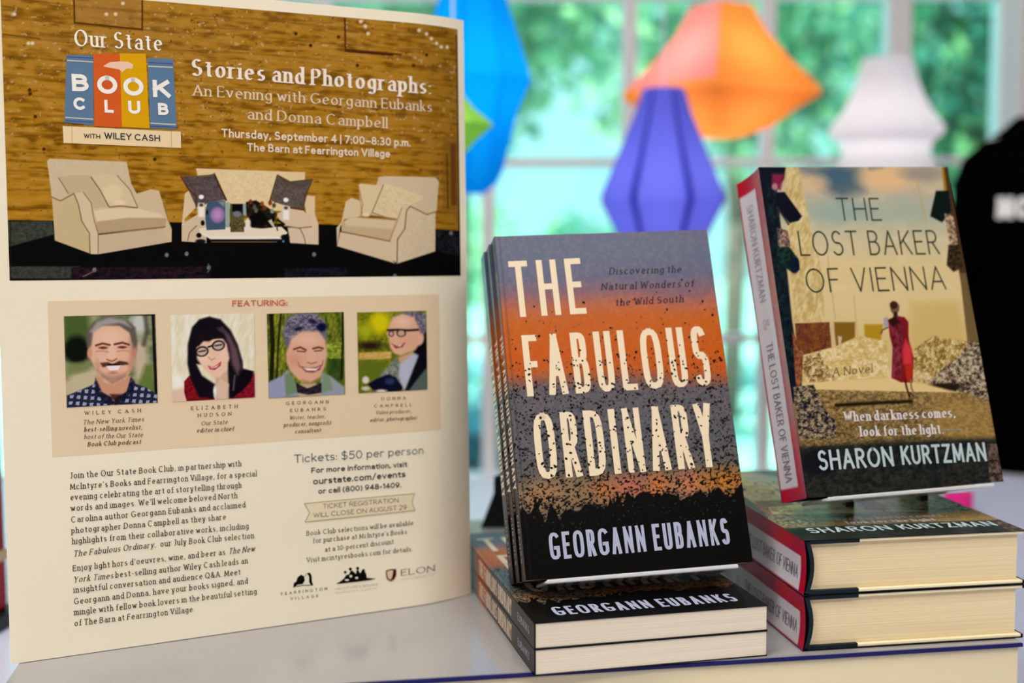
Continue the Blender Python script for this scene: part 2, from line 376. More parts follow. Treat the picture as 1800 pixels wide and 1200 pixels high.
x = hit(1582, 200, Y=YB)[0]; MB().box(x - .024, x + .024, YB + .005, YB + .065, WZ0 + .02, WZ1 - fx).build('mullion', WHITE, wo, bevel=.004)
for z in (.0514, .4235, .765, 1.0): MB().box(WX0 + fx, WX1 - .02, YB + .02, YB + .05, z - .009, z + .009).build('muntin', WHITE, wo, bevel=.003)
gl = bpy.data.materials.new('window_glass'); gl.use_nodes = True; n = gl.node_tree
tr = n.nodes.new('ShaderNodeBsdfTransparent'); gs = n.nodes.new('ShaderNodeBsdfGlossy'); gs.inputs['Roughness'].default_value = .02; mx = n.nodes.new('ShaderNodeMixShader')
tr.inputs[0].default_value = (.96, 1, 1, 1); mx.inputs[0].default_value = .05
n.links.new(tr.outputs[0], mx.inputs[1]); n.links.new(gs.outputs[0], mx.inputs[2]); n.links.new(mx.outputs[0], n.nodes['Material Output'].inputs[0])
MB().box(WX0 + .01, WX1 - .01, YB + .034, YB + .037, WZ0 + .01, WZ1 - .01).build('pane', gl, wo)
struct('trim_1', MB().box(WX0 - .08, WX1, YB - .05, YB, WZ0 - .03, WZ0), WHITE, bevel=.004)
struct('trim_2', MB().box(WX1, WX1 + .12, YB - .02, YB, WZ0 - .03, WZ1 + .1), WHITE, bevel=.004)
EMI = bpy.data.materials.new('lamp_diffuser'); EMI.use_nodes = True; b = EMI.node_tree.nodes['Principled BSDF']
b.inputs['Emission Color'].default_value = (*TINT, 1); b.inputs['Emission Strength'].default_value = 4
for i, (x, y, z) in enumerate(LAMPS):
    t = empty('ceiling_lamp', Matrix.Translation((x, y, Z1)), 'white rectangular ceiling lamp panel ' + ('over the left of the display table', 'over the right of the display table', 'above the lanterns side of the room')[i], 'lamp', 'ceiling lamp panels')
    MB().box(-.6, .6, -.32, -.3, -.03, 0).box(-.6, .6, .3, .32, -.03, 0).box(-.6, -.58, -.3, .3, -.03, 0).box(.58, .6, -.3, .3, -.03, 0).build('frame', WHITE, t)
    MB().box(-.58, .58, -.3, .3, -.012, -.004).build('diffuser', EMI, t)

# ---------------------------------------------------------------- outdoors
GRASS = mat('lawn_grass', (150, 214, 180), rough=.9, spec=.05, nscale=3, namt=.35)
tag(MB().box(-30, 30, YB + .15, 40, -1.3, -1.2).build('lawn', GRASS), 'bright mown lawn outside the window', 'lawn', kind='structure')
LEAF = mat('leaf', vcol=True, rough=.5, spec=.3, transl=.45)
BARK = mat('bark', (110, 95, 80), rough=.9, nscale=14, namt=.3)
rng = np.random.default_rng(7)
def tree(x, y, zc, rx, rz, n, ls, cols, label, name='tree', trunk=True):
    t = empty(name, Matrix.Translation((x, y, -1.2)), label, name.split('_')[-1])
    d = rng.normal(size=(n, 3)); d /= np.linalg.norm(d, axis=1)[:, None]
    blob = rng.normal(size=(26, 3)); blob /= np.linalg.norm(blob, axis=1)[:, None]; blob *= rng.uniform(.35, .8, (26, 1))
    c = blob[rng.integers(0, 26, n)] + d * rng.uniform(.12, .36, (n, 1))
    c *= np.array([rx, rx, rz]); c[:, 2] += zc + 1.2
    a = rng.normal(size=(n, 3)); a /= np.linalg.norm(a, axis=1)[:, None]; b = np.cross(a, rng.normal(size=(n, 3))); b /= np.linalg.norm(b, axis=1)[:, None]
    s = ls * rng.uniform(.6, 1.3, (n, 1))
    V = np.stack([c - a * s, c - b * s * .5, c + a * s, c + b * s * .5], 1).reshape(-1, 3)
    Q = np.arange(4 * n).reshape(n, 4)
    pal = np.array([lin(k) for k in cols]); cc = pal[rng.integers(0, len(pal), n)] * rng.uniform(.8, 1.15, (n, 1)); cc[rng.random(n) < .012] = (.8, .9, .86)  # a few leaves coloured near white as painted sun glints
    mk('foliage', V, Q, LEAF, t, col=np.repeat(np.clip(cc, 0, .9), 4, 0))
    if trunk:
        Vv, Fc = tube([(0, 0, 0), (.05, 0, (zc + 1.2) * .5), (-.03, .05, zc + 1.2)], .09, 8); mk('trunk', Vv, Fc, BARK, t, smooth=True)
    return t
GR = [(126, 188, 160), (146, 200, 156), (108, 166, 146), (164, 216, 166)]
GB = [(70, 150, 130), (92, 165, 130), (56, 126, 112), (124, 190, 130)]
GY = [(150, 222, 186), (140, 212, 170), (176, 236, 190)]
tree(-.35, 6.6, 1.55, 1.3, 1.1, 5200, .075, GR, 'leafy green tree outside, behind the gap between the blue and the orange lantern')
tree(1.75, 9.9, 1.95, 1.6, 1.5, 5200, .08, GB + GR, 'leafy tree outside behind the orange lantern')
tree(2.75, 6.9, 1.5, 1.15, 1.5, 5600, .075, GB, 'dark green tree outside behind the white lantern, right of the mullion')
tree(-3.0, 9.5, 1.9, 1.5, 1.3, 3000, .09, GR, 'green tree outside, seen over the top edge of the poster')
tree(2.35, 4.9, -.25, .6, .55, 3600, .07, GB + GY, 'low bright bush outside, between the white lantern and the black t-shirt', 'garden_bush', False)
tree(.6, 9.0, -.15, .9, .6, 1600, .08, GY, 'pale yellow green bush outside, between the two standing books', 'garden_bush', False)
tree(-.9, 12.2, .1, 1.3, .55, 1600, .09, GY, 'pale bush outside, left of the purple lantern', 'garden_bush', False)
t = empty('garden_planter', Matrix.Translation((-.12, 4.6, -1.2)), 'brown wooden planter with blue green plant outside, left of the standing paperbacks', 'planter')
MB().prism([(-.22, 0), (.22, 0), (.26, .62), (-.26, .62)], -.2, .2).build('tub', mat('planter_wood', (176, 150, 140), rough=.8, nscale=8, namt=.2), t, bevel=.01)
n = 500; c = rng.normal(size=(n, 3)) * np.array([.13, .1, .09]) + np.array([0, 0, .74]); a = rng.normal(size=(n, 3)) * .03; b_ = rng.normal(size=(n, 3)) * .02
mk('foliage', np.stack([c - a, c - b_, c + a, c + b_], 1).reshape(-1, 3), np.arange(4 * n).reshape(n, 4), LEAF, t, col=np.repeat(np.array([lin((90, 170, 190))]), 4 * n, 0))

# ---------------------------------------------------------------- paper lanterns hanging in the window
def paper(name, c, tl=.5): return mat(name, c, rough=.8, spec=.08, transl=tl, raw=True, nscale=2.2, namt=.06)
STRING = mat('white_string', (225, 225, 230), rough=.7)
def lantern(name, cx, D, prof, sides, groove, m, label, rot=0., groove_m=None, capm=None, colors=None, clim=140, gw=.8, fill=.32):
    """prof: (pixel row, half width in pixels) pairs measured at distance D"""
    k = D / F; top = hit(cx, prof[0][0], Y=D)
    t = empty(name, Matrix.Translation(tuple(top)), label, 'lantern', 'paper lanterns hanging in the window')
    V = []; Q = []; mi = []
    for (yy, hwp) in prof:
        z = -(yy - prof[0][0]) * k; r = hwp * k
        for s in range(sides):
            a0 = rot + 2 * math.pi * s / sides; w_ = math.pi / sides
            if groove:
                g = w_ * gw
                for aa, rr in ((a0 - g, r), (a0 + g, r), (a0 + w_, r * groove)): V.append((rr * math.cos(aa), rr * math.sin(aa), z))
            else: V.append((r * math.cos(a0), r * math.sin(a0), z))
    m_ = sides * (3 if groove else 1)
    for i in range(len(prof) - 1):
        for j in range(m_):
            Q.append((i * m_ + j, i * m_ + (j + 1) % m_, (i + 1) * m_ + (j + 1) % m_, (i + 1) * m_ + j)); mi.append(0 if not colors or prof[i][0] > clim else colors[j % len(colors)])
    Q.append(tuple(range(m_))); mi.append(0)
    mk('paper_shade', V, Q, m, t, mats=groove_m, mi=mi)
    zb = -(sum(a for a, b in prof) / len(prof) - prof[0][0]) * k
    bl = light('lantern_fill_light', 'POINT', (0, 0, zb), (0, 0, 0), fill, (1, .93, .85), shadow_soft_size=.045); bl.parent = t  # unseen fill light added inside the shade to strengthen its daylight glow
    Vs, Fs = tube([(0, 0, 0), (0, 0, Z1 - top[2])], .0012, 6); mk('hanging_string', Vs, Fs, STRING, t)
    return t
lantern('paper_lantern', 829, 1.75, [(-150, 22), (-40, 50), (20, 68), (130, 102), (185, 78), (285, 52), (306, 42), (325, 20)], 8, .9, paper('blue_paper', (0, 178, 255), .45), 'tall bright blue faceted paper lantern beside the top right of the poster', .2)
lantern('paper_lantern', 797, 1.45, [(150, 4), (190, 36), (218, 70), (247, 36), (285, 4)], 6, 0, paper('green_paper', (165, 225, 100), .4), 'small lime green pointed paper lantern peeking out beside the poster', 0., fill=.05)
pk = paper('pink_paper', (255, 172, 176), .5)
orl = lantern('paper_lantern', 1268, 2.15, [(10, 52), (54, 76), (98, 112), (150, 166), (164, 172), (190, 127), (220, 84), (236, 30)], 4, 0, paper('orange_paper', (255, 172, 84), .5), 'wide orange and pink four-cornered paper lantern in the window', math.radians(168), [pk], colors=[1, 0, 0, 0], fill=.6)
lantern('paper_lantern', 1166, 1.95, [(156, 36), (200, 50), (340, 108), (352, 108), (400, 84), (450, 60), (480, 44)], 7, .82, paper('purple_paper', (124, 130, 244), .5), 'purple blue pleated paper lantern overlapping the orange lantern', math.radians(-97.7), [paper('purple_fold', (66, 68, 196), .35)], colors=[0, 1, 1], clim=999, gw=.88, fill=.3)
lantern('paper_lantern', 1560, 2.3, [(103, 42), (150, 55), (188, 72), (222, 98), (234, 96), (248, 78), (268, 74), (290, 84), (330, 96), (380, 60)], 16, 0, paper('white_paper', (236, 232, 240), .5), 'white flared bell paper lantern on the thick mullion', 0, fill=.33)

# ---------------------------------------------------------------- black shirt on a display bust
def bust():
    p = hit(1880, 416, Y=2.05); bx = p[0]
    k = 2.05 / F
    t = empty('display_bust', Matrix.Translation((bx, 2.05, Z0)), 'white display bust on a stand wearing the black t-shirt', 'mannequin')
    V, Fc = tube([(0, 0, 0), (0, 0, .75)], .014, 10); mk('pole', V, Fc, mat('steel', (170, 172, 178), rough=.3, metal=1), t)
    V, Fc = tube([(0, 0, 0), (0, 0, .02)], .16, 32); mk('stand_base', V, Fc, mat('steel'), t)
    def loft(rings, n=32):
        V = []; Q = []
        for (z, rx, ry) in rings:
            for i in range(n): a = 2 * math.pi * i / n; V.append((rx * math.copysign(abs(math.cos(a)) ** .8, math.cos(a)), ry * math.sin(a), z))
        for i in range(len(rings) - 1):
            for j in range(n): Q.append((i * n + j, i * n + (j + 1) % n, (i + 1) * n + (j + 1) % n, (i + 1) * n + j))
        Q += [tuple(range(n))[::-1], tuple(range(len(V) - n, len(V)))]
        return V, Q
    zt = lambda yy: H + (416 - yy) * k - Z0
    mk('torso', *loft([(zt(800), .13, .09), (zt(600), .12, .085), (zt(420), .15, .1), (zt(300), .17, .09), (zt(250), .14, .07), (zt(222), .06, .055), (zt(150), .045, .05), (zt(120), .05, .05)]), mat('bust_fabric', (225, 230, 240), rough=.8, nscale=20, namt=.03), t, smooth=True)
    s = empty('t_shirt', Matrix.Translation((bx, 2.05, Z0)), 'black short-sleeved t-shirt with white chest lettering, worn by the bust at the right edge', 't-shirt')
    BL = mat('black_jersey', (3, 3, 4), rough=.95, spec=.0)
    V, Q = loft([(zt(822), .182, .115), (zt(700), .175, .112), (zt(500), .178, .118), (zt(400), .186, .124), (zt(330), .19, .118), (zt(285), .176, .1), (zt(255), .145, .085), (zt(232), .11, .072), (zt(212), .09, .066)])
    Q = Q[:-2]; mk('shirt_body', V, Q, BL, s, smooth=True)
    for sg in (-1, 1):
        pts = [(sg * .14, 0, zt(290)), (sg * .172, -.005, zt(320)), (sg * .186, -.01, zt(400)), (sg * .19, -.012, zt(480))]
        Vv = []; n = 16; rad = (.05, .052, .054, .058)
        for (q, r) in zip(pts, rad):
            for i in range(n): a = 2 * math.pi * i / n; Vv.append((q[0] * .96 + r * .35 * math.cos(a) , q[1] + r * math.sin(a), q[2] - .0 * math.cos(a)))
        Fc = [(i * n + j, i * n + (j + 1) % n, (i + 1) * n + (j + 1) % n, (i + 1) * n + j) for i in range(3) for j in range(n)]
        mk('sleeve', Vv, Fc, BL, s, smooth=True)
    Vn = []; n = 32
    for zz, r in ((zt(216), 1.02), (zt(205), .95), (zt(209), .9)):
        for i in range(n): a = 2 * math.pi * i / n; Vn.append((.09 * r * math.copysign(abs(math.cos(a)) ** .8, math.cos(a)), .066 * r * math.sin(a), zz - .012 * (1 - math.sin(a)) ))
    mk('neckband', Vn, [(i * n + j, i * n + (j + 1) % n, (i + 1) * n + (j + 1) % n, (i + 1) * n + j) for i in range(2) for j in range(n)], BL, s, smooth=True)
    V, Q = lay_text('MCINTYRES', .165, .034, 'xbold')
    def sy(x, z): return -(.122 * math.sqrt(max(0, 1 - (x / .19) ** 2)) ** .8) - .006
    x0 = hit(1744, 400, Y=1.985)[0] - bx
    Vt = [(x0 + p[0], p[2] * 20, zt(402) + .012 + p[1]) for p in V]
    Vt = [(a, -(.119) * max(0.05, 1 - (abs(a) / .188) ** 2.5) ** .5 - .005 - b_, c) for a, b_, c in Vt]
    mk('chest_lettering', Vt, Q, mat('white_flock', (250, 250, 250), rough=.8), s)
bust()

# ---------------------------------------------------------------- table, riser
YAW = .159
TBL = mat('table_laminate', (212, 208, 222), rough=.2, spec=.6, nscale=5, namt=.04)
t = empty('display_table', Matrix.Translation((0, 1.2, Z0)), 'pale laminate display table under the riser, the poster and the book piles', 'table')
TZ = -.062
MB().box(-1.3, 1.5, -.62, .48, TZ - .035 - Z0, TZ - Z0).build('tabletop', TBL, t, bevel=.004)
for x in (-1.2, 1.4):
    for y in (-.54, .4): MB().box(x - .03, x + .03, y - .03, y + .03, 0, TZ - .035 - Z0).build('leg', WHITE, t)
fl = np.array([-.0927, .7303]); dirv = np.array([math.cos(YAW), math.sin(YAW)])
o = fl - dirv * .211 + np.array([-dirv[1], dirv[0]]) * .0045; LR = .646
t = empty('riser', Matrix.Translation((o[0], o[1], TZ)) @ Matrix.Rotation(YAW, 4, 'Z'), 'low cream riser with grey glossy top and navy edge, under poster and book piles', 'riser')
RISE = mat('riser_body_cream', (222, 202, 158), rough=.6, nscale=3, namt=.04)
MB().box(.004, LR - .002, .002, .41, .0, .026).build('lower_board', RISE, t, bevel=.0015)
MB().box(.0, LR, .0, .412, .0262, -TZ - .0034).build('upper_board', RISE, t, bevel=.0015)
MB().box(-.002, LR + .001, -.003, .414, -TZ - .0034, -TZ - .0008).build('edge_band', mat('navy_edge', (14, 16, 78), rough=.4), t, bevel=.0006)
MB().box(-.001, LR, -.002, .413, -TZ - .0008, -TZ).build('top_sheet', mat('grey_gloss_top', (150, 143, 138), rough=.16, spec=.7, nscale=9, namt=.05), t)
# red book standing on the table at the far left
t = empty('red_book', Matrix.Translation((-.80, 1.06, TZ)) @ Matrix.Rotation(-.1, 4, 'Z'), 'red hardcover book with a tan band standing on the table left of the poster', 'book')
MB().box(0, .36, 0, .03, .012, .235).build('cover', mat('red_cloth', (160, 8, 30), rough=.5, nscale=60, namt=.15), t, bevel=.002)
MB().box(.0, .3615, -.001, .031, .055, .064).build('tan_band', mat('tan_print', (216, 176, 130)), t)
MB().box(-.01, .37, -.015, .04, 0, .012).build('base', mat('black_plastic', (8, 9, 12), rough=.4), t, bevel=.001)
p = hit(1684, 884, Z=TZ + .012)
V, Fc = tube([(0, 0, 0), (0, 0, .008), (0, 0, .02), (0, 0, .026)], .017, 24)
tag(mk('ribbon_roll', V, Fc, mat('magenta_satin', (226, 30, 120), rough=.4), loc=(p[0], p[1], TZ), smooth=False), 'small magenta ribbon roll on the table behind the right book pile', 'ribbon')
# ---------------------------------------------------------------- poster
PW, PH = .3238, .4299
pfr = frame((-.3178, .7649, .0004), .4563, .031, -.0075)
def pbend(u, v):
    d = np.maximum(u - .272, 0.); return 4.0 * d * d
PS = Sheet(pfr, pbend)
poster = empty('poster', mat4(pfr), 'tall cream event poster with stage photo and four portraits standing on the riser', 'poster')
PAPER = mat('poster_paper', (244, 229, 198), rough=.6, spec=.12, nscale=3, namt=.02)
U, V, Q = gridmesh(0, PW, 0, PH, 90, 3)
V = V + np.where(V < 1e-6, .0079 * U, 0); n = len(U); F1 = pbend(U, V)
VV = np.concatenate([np.stack([U, F1, V], 1), np.stack([U, F1 + .0042, V], 1)])
per = list(range(90)) + [2 * 90 - 1, 3 * 90 - 1] + list(range(3 * 90 - 2, 2 * 90 - 1, -1)) + [90]
QQ = [tuple(q) for q in Q] + [tuple(q[::-1] + n) for q in Q] + [(per[(i + 1) % len(per)], per[i], per[i] + n, per[(i + 1) % len(per)] + n) for i in range(len(per))]
mk('board', VV, QQ, PAPER, poster)
def printed(sheet, name, x0y1, x1y0, step, painter, parent, m, lift=.00015):
    a = sheet.uv(*x0y1); b = sheet.uv(*x1y0)
    nu, nv = int((b[0] - a[0]) / step) + 2, int((b[1] - a[1]) / step) + 2
    U, V, Q = gridmesh(a[0], b[0], a[1], b[1], nu, nv)
    X, Y = sheet.px(U, V)
    C = painter(X, Y, (U - a[0]) / (b[0] - a[0]), (V - a[1]) / (b[1] - a[1]))
    VV = np.stack([U, sheet.bend(U, V) - lift, V], 1)
    return mk(name, VV, Q, m, parent, col=alb(C))

def p_stage(X, Y, u, v):
    P = Paint(X, Y, (166, 114, 18))
    g = .7 * fbm(u * 20 + 3 + v * 2, v * 88 + 1.5 * noise(u * 6, v * 9, 4), 3) + .3 * noise(u * 60, v * 60, 6); g2 = fbm(u * 60, v * 120, 9); big = fbm(u * 3.2, v * 5, 5)
    P.mix(np.clip((g - .42) * 2.2, 0, 1) * .8, (192, 138, 52)); P.mix(np.clip((.47 - g) * 5, 0, 1) * .9, (112, 70, 2)); P.mix(np.clip((g2 - .55) * 4, 0, 1) * .35, (196, 150, 98))
    P.mix(np.clip((v - .45) * 1.4, 0, 1) * np.clip(big * 1.6 - .3, 0, 1) * .6, (158, 114, 66)); P.mix((u > .8) * np.clip((u - .8) * 4, 0, 1) * .45, (112, 74, 8))
    P.mix((np.abs((v * 15.5 + .15 * noise(u * 6, v * 2, 2)) % 1 - .5) > .44) * .3, (100, 62, 8))
    P.mix((fbm(X / 7, Y / 5, 31) > .76) * .5 * (v > .5), (212, 184, 150)); P.mix((fbm(X / 6, Y / 5, 77) < .2) * .6, (76, 44, 6))
    # board edges, window frames
    P.line([(130, 0), (131, 40), (250, 52), (250, 0)], 3, (84, 46, 12)); P.poly([(133, 0), (248, 0), (248, 46), (133, 38)], (158, 112, 56), a=.5)
    P.line([(606, 30), (607, 87), (705, 96)], 3, (80, 36, 8)); P.line([(607, 90), (690, 97)], 3, (70, 26, 6))
    P.line([(5, 60), (70, 68)], 2, (100, 62, 10)); P.line([(375, 25), (385, 50), (485, 55)], 3, (110, 66, 30), a=.4)
    for x, y in ((25, 25), (216, 6), (187, 25), (203, 25), (50, 76), (57, 76), (634, 38), (642, 46), (647, 59), (737, 53), (751, 59), (760, 67), (770, 75), (779, 81), (791, 81)): P.ell(x, y, 3.4, 3.2, (226, 198, 166), 2)
    for x, y in ((52, 158), (53, 165), (62, 205), (272, 280), (77, 262), (520, 59), (546, 80), (595, 65), (727, 115), (751, 96), (628, 115)): P.ell(x, y, 3, 3, (60, 34, 4), 2)
    P.poly([(782, 240), (814, 235), (816, 400), (800, 375), (782, 372)], (128, 88, 24), a=.6); P.line([(811, 60), (814, 240), (816, 490)], 4, (40, 20, 4)); P.line([(790, 270), (792, 365)], 3, (84, 50, 12)); P.line([(775, 285), (778, 365)], 2, (170, 128, 70), a=.5); P.poly([(797, 250), (808, 250), (810, 360), (798, 360)], (104, 60, 20))
    # black stage
    P.poly([(10, 387), (330, 391), (560, 394), (825, 405), (825, 498), (10, 498)], (2, 2, 4))
    P.tex([(12, 389), (92, 388), (95, 412), (14, 434)], (44, 48, 38), (70, 70, 60), 6, 5, 1); P.tex([(14, 468), (140, 468), (140, 490), (14, 490)], (40, 46, 40), (66, 66, 58), 5, 4, 2)
    P.tex([(125, 470), (370, 468), (370, 489), (125, 490)], (6, 6, 12), (46, 22, 34), 9, 5, 3); P.tex([(500, 472), (610, 470), (610, 488), (500, 488)], (4, 4, 8), (30, 26, 40), 7, 4, 4); P.tex([(770, 404), (814, 406), (814, 450), (770, 440)], (4, 4, 10), (34, 34, 40), 6, 6, 4)
    P.line([(18, 388), (18, 491)], 2, (30, 24, 0)); P.line([(14, 491), (818, 492)], 3, (0, 0, 0))
    for x, y in ((293, 448), (328, 446), (552, 447), (166, 474), (367, 470), (694, 485), (798, 409)): P.ell(x, y, 3.5, 4, (112, 118, 116), 2)
    P.line([(146, 486), (166, 476)], 2, (110, 90, 66)); P.line([(366, 464), (369, 472), (365, 478)], 2, (80, 90, 84))
    c = (206, 182, 144); cd = (184, 156, 118); cl = (226, 200, 160); pipe = (118, 92, 58)
    # left armchair
    P.org(0, 260, .25)
    P.poly([(330, 92), (348, 75), (890, 96), (922, 250), (960, 320), (960, 440), (640, 460), (368, 360)], c); P.tex([(345, 90), (885, 105), (915, 260), (620, 200), (360, 340)], (206, 180, 142), (216, 192, 154), 5, 4, 8, a=.6)
    P.poly([(365, 345), (425, 372), (520, 320), (560, 420), (590, 540), (640, 620), (640, 745), (385, 650)], (202, 176, 128))
    P.poly([(700, 610), (1165, 560), (1205, 580), (1205, 660), (690, 748), (640, 745), (640, 620)], (204, 176, 142)); P.poly([(930, 330), (1060, 290), (1118, 300), (1148, 400), (1180, 500), (1208, 570), (1205, 660), (1150, 600), (1130, 465), (960, 430)], (210, 182, 142))
    P.poly([(650, 440), (720, 425), (960, 420), (1130, 460), (1172, 500), (1160, 562), (900, 588), (690, 604)], cd); P.poly([(655, 440), (720, 425), (960, 420), (1130, 460), (1165, 492), (900, 492), (680, 520)], cl, soft=4)
    P.poly([(410, 205), (520, 190), (640, 190), (760, 410), (650, 430), (590, 320), (480, 330)], (198, 172, 132)); P.poly([(640, 200), (720, 180), (810, 190), (900, 290), (965, 415), (850, 405), (770, 415)], (216, 190, 146))
    P.ell(790, 320, 70, 60, (228, 204, 158), 8, a=.7); P.ell(840, 385, 40, 20, (236, 212, 170), 4, a=.7)
    P.line([(640, 205), (700, 290), (765, 412)], 2, (120, 90, 54)); P.line([(825, 195), (915, 295), (968, 418)], 1.6, pipe, a=.8); P.line([(412, 210), (480, 320)], 2, pipe, a=.7); P.line([(770, 415), (850, 408), (960, 420)], 2.4, (140, 104, 58))
    P.poly([(520, 320), (580, 308), (635, 370), (665, 470), (690, 610), (690, 745), (640, 745), (628, 620), (575, 520), (550, 400)], (216, 190, 150))
    P.line([(365, 345), (425, 372), (520, 320), (552, 400), (575, 515), (628, 600), (632, 740)], 1.8, pipe); P.line([(585, 312), (640, 385), (660, 500), (690, 605), (690, 745)], 1.6, pipe, a=.8)
    P.line([(690, 604), (900, 580), (1160, 555)], 2, (128, 100, 64)); P.line([(690, 600), (685, 520), (900, 495), (1160, 500)], 1, (176, 148, 108), a=.8); P.line([(1150, 400), (1180, 500), (1208, 570)], 1.4, pipe, a=.7)
    # sofa
    P.org(300, 280, .15)
    P.poly([(295, 105), (1575, 150), (1560, 620), (400, 560)], (228, 198, 146)); P.tex([(560, 140), (1230, 170), (1150, 480), (680, 480)], (222, 192, 140), (232, 206, 156), 5, 5, 12)
    P.poly([(165, 400), (215, 365), (270, 400), (300, 560), (240, 620), (160, 700), (170, 740), (130, 950), (130, 760)], (220, 190, 148)); P.poly([(130, 760), (320, 640), (420, 620), (420, 980), (130, 960)], (212, 184, 150))
    P.poly([(1560, 460), (1600, 425), (1690, 430), (1690, 650), (1730, 760), (1730, 995), (1590, 990), (1600, 700)], (222, 192, 150)); P.poly([(1230, 640), (1350, 590), (1520, 590), (1640, 660), (1645, 790), (1500, 810), (1330, 780)], (216, 188, 152)); P.poly([(1370, 800), (1650, 800), (1730, 800), (1730, 998), (1400, 980)], (218, 190, 158))
    P.line([(1340, 780), (1500, 805), (1650, 790)], 2, (130, 100, 66)); P.line([(1510, 800), (1560, 900), (1580, 985)], 1.8, (130, 100, 66)); P.line([(300, 780), (220, 860), (200, 950)], 1.8, (130, 100, 66)); P.line([(1690, 640), (1730, 740), (1728, 990)], 1, (196, 160, 120))
    P.tex([(135, 200), (330, 190), (520, 175), (650, 470), (480, 500), (300, 560)], (74, 62, 56), (98, 84, 82), 6, 6, 14); P.line([(120, 200), (200, 340), (300, 430), (300, 560)], 2.4, (84, 42, 18)); P.line([(510, 170), (590, 350), (650, 475)], 3, (66, 36, 18)); P.line([(300, 200), (430, 195), (510, 172)], 2, (110, 88, 40))
    P.tex([(1255, 180), (1400, 262), (1660, 240), (1600, 400), (1555, 590), (1400, 560), (1160, 480)], (78, 66, 54), (104, 90, 84), 6, 6, 15); P.line([(1160, 490), (1250, 185), (1400, 265), (1660, 235), (1560, 470), (1555, 590)], 2.2, (84, 62, 34)); P.line([(1410, 570), (1560, 590)], 3, (90, 44, 26))
    P.poly([(330, 810), (470, 790), (1300, 790), (1370, 860), (1300, 920), (460, 925), (350, 880)], (232, 214, 184)); P.poly([(340, 850), (460, 900), (1290, 900), (1370, 855), (1300, 935), (470, 940)], (238, 222, 200)); P.line([(480, 948), (1250, 948)], 3.4, (14, 10, 8)); P.line([(480, 968), (1240, 968)], 1.4, (120, 100, 66))
    P.ell(330, 890, 30, 28, (4, 4, 8), 2); P.ell(1340, 910, 50, 30, (4, 4, 8), 2); P.ell(350, 960, 60, 25, (8, 8, 24), 2); P.ell(1320, 960, 14, 14, (80, 130, 150), 2)
    P.poly([(430, 500), (640, 480), (640, 820), (420, 830), (400, 640)], (64, 84, 104)); P.ell(548, 650, 84, 92, (158, 116, 160), 5); P.ell(545, 645, 45, 50, (184, 140, 180), 5); P.poly([(560, 500), (640, 490), (620, 560)], (130, 140, 130), 3); P.poly([(640, 505), (690, 500), (690, 790), (640, 800)], (150, 168, 148))
    P.poly([(695, 520), (850, 520), (860, 850), (700, 850)], (76, 80, 44)); P.poly([(720, 525), (840, 525), (840, 640), (720, 610)], (2, 4, 4)); P.ell(780, 640, 50, 36, (116, 118, 120), 3); P.poly([(850, 520), (895, 520), (885, 660), (850, 650)], (140, 164, 160)); P.tex([(710, 690), (850, 690), (850, 850), (710, 850)], (60, 52, 20), (118, 104, 60), 3, 3, 16)
    P.tex([(880, 500), (1000, 480), (1130, 560), (1250, 640), (1180, 800), (1060, 810), (950, 800), (890, 660)], (0, 2, 0), (60, 40, 20), 4, 4, 19, k=4); P.ell(1030, 700, 100, 90, (2, 4, 4), 5)
    for x, y, cc in ((935, 500, (110, 44, 20)), (1070, 520, (150, 66, 30)), (1100, 570, (120, 50, 20)), (980, 560, (90, 80, 60)), (1165, 510, (130, 50, 24)), (1210, 540, (70, 78, 40)), (1190, 610, (130, 150, 120)), (1000, 600, (96, 96, 86)), (1230, 480, (80, 80, 44))): P.ell(x, y, 22, 28, cc, 2)
    P.line([(1120, 660), (1220, 640)], 3, (6, 30, 20)); P.line([(1110, 740), (1190, 790)], 3, (6, 10, 8)); P.line([(1255, 710), (1330, 760)], 3.4, (10, 10, 8)); P.line([(1230, 690), (1250, 830)], 2.4, (60, 60, 20)); P.poly([(1140, 720), (1180, 700), (1220, 780), (1200, 800)], (190, 190, 160), 2)
    for x, yb in ((358, 440), (1350, 475)):
        P.poly([(x - 35, yb + 70), (x + 35, yb + 70), (x + 50, yb + 130), (x + 44, yb + 240), (x - 36, yb + 240), (x - 50, yb + 130)], (214, 200, 178), 3); P.ell(x, yb, 30, 26, (250, 244, 240), 2); P.ell(x, yb + 95, 22, 18, (70, 60, 40), 2); P.poly([(x - 30, yb + 120), (x + 36, yb + 120), (x + 36, yb + 230), (x - 30, yb + 230)], (244, 228, 208), 3)
    P.poly([(870, 720), (905, 680), (935, 720), (935, 880), (870, 880)], (234, 214, 190), 3); P.ell(375, 745, 22, 30, (4, 4, 4), 2); P.ell(425, 620, 12, 24, (4, 8, 20), 2)
    # right armchair
    P.org(400, 260, .25)
    P.poly([(1060, 205), (1100, 198), (1470, 205), (1496, 235), (1478, 450), (1180, 500), (1010, 470), (1030, 330)], (210, 184, 148)); P.poly([(830, 380), (870, 350), (930, 370), (945, 480), (820, 500), (790, 560), (770, 690), (765, 560), (800, 520)], (216, 190, 150))
    P.poly([(790, 590), (1150, 650), (1150, 780), (1180, 812), (770, 690)], (216, 188, 152)); P.poly([(800, 530), (860, 485), (1180, 510), (1170, 640), (1140, 655), (800, 588)], (196, 168, 126)); P.poly([(820, 520), (870, 485), (1180, 508), (1160, 570), (840, 545)], (216, 190, 148), 4)
    P.poly([(918, 262), (935, 250), (1090, 265), (1020, 460), (950, 480)], (220, 194, 146)); P.poly([(1095, 258), (1120, 250), (1370, 335), (1380, 355), (1290, 400), (1190, 500), (1020, 455)], (222, 196, 152)); P.tex([(1110, 270), (1340, 345), (1200, 470), (1040, 440)], (214, 186, 138), (226, 202, 158), 5, 5, 21)
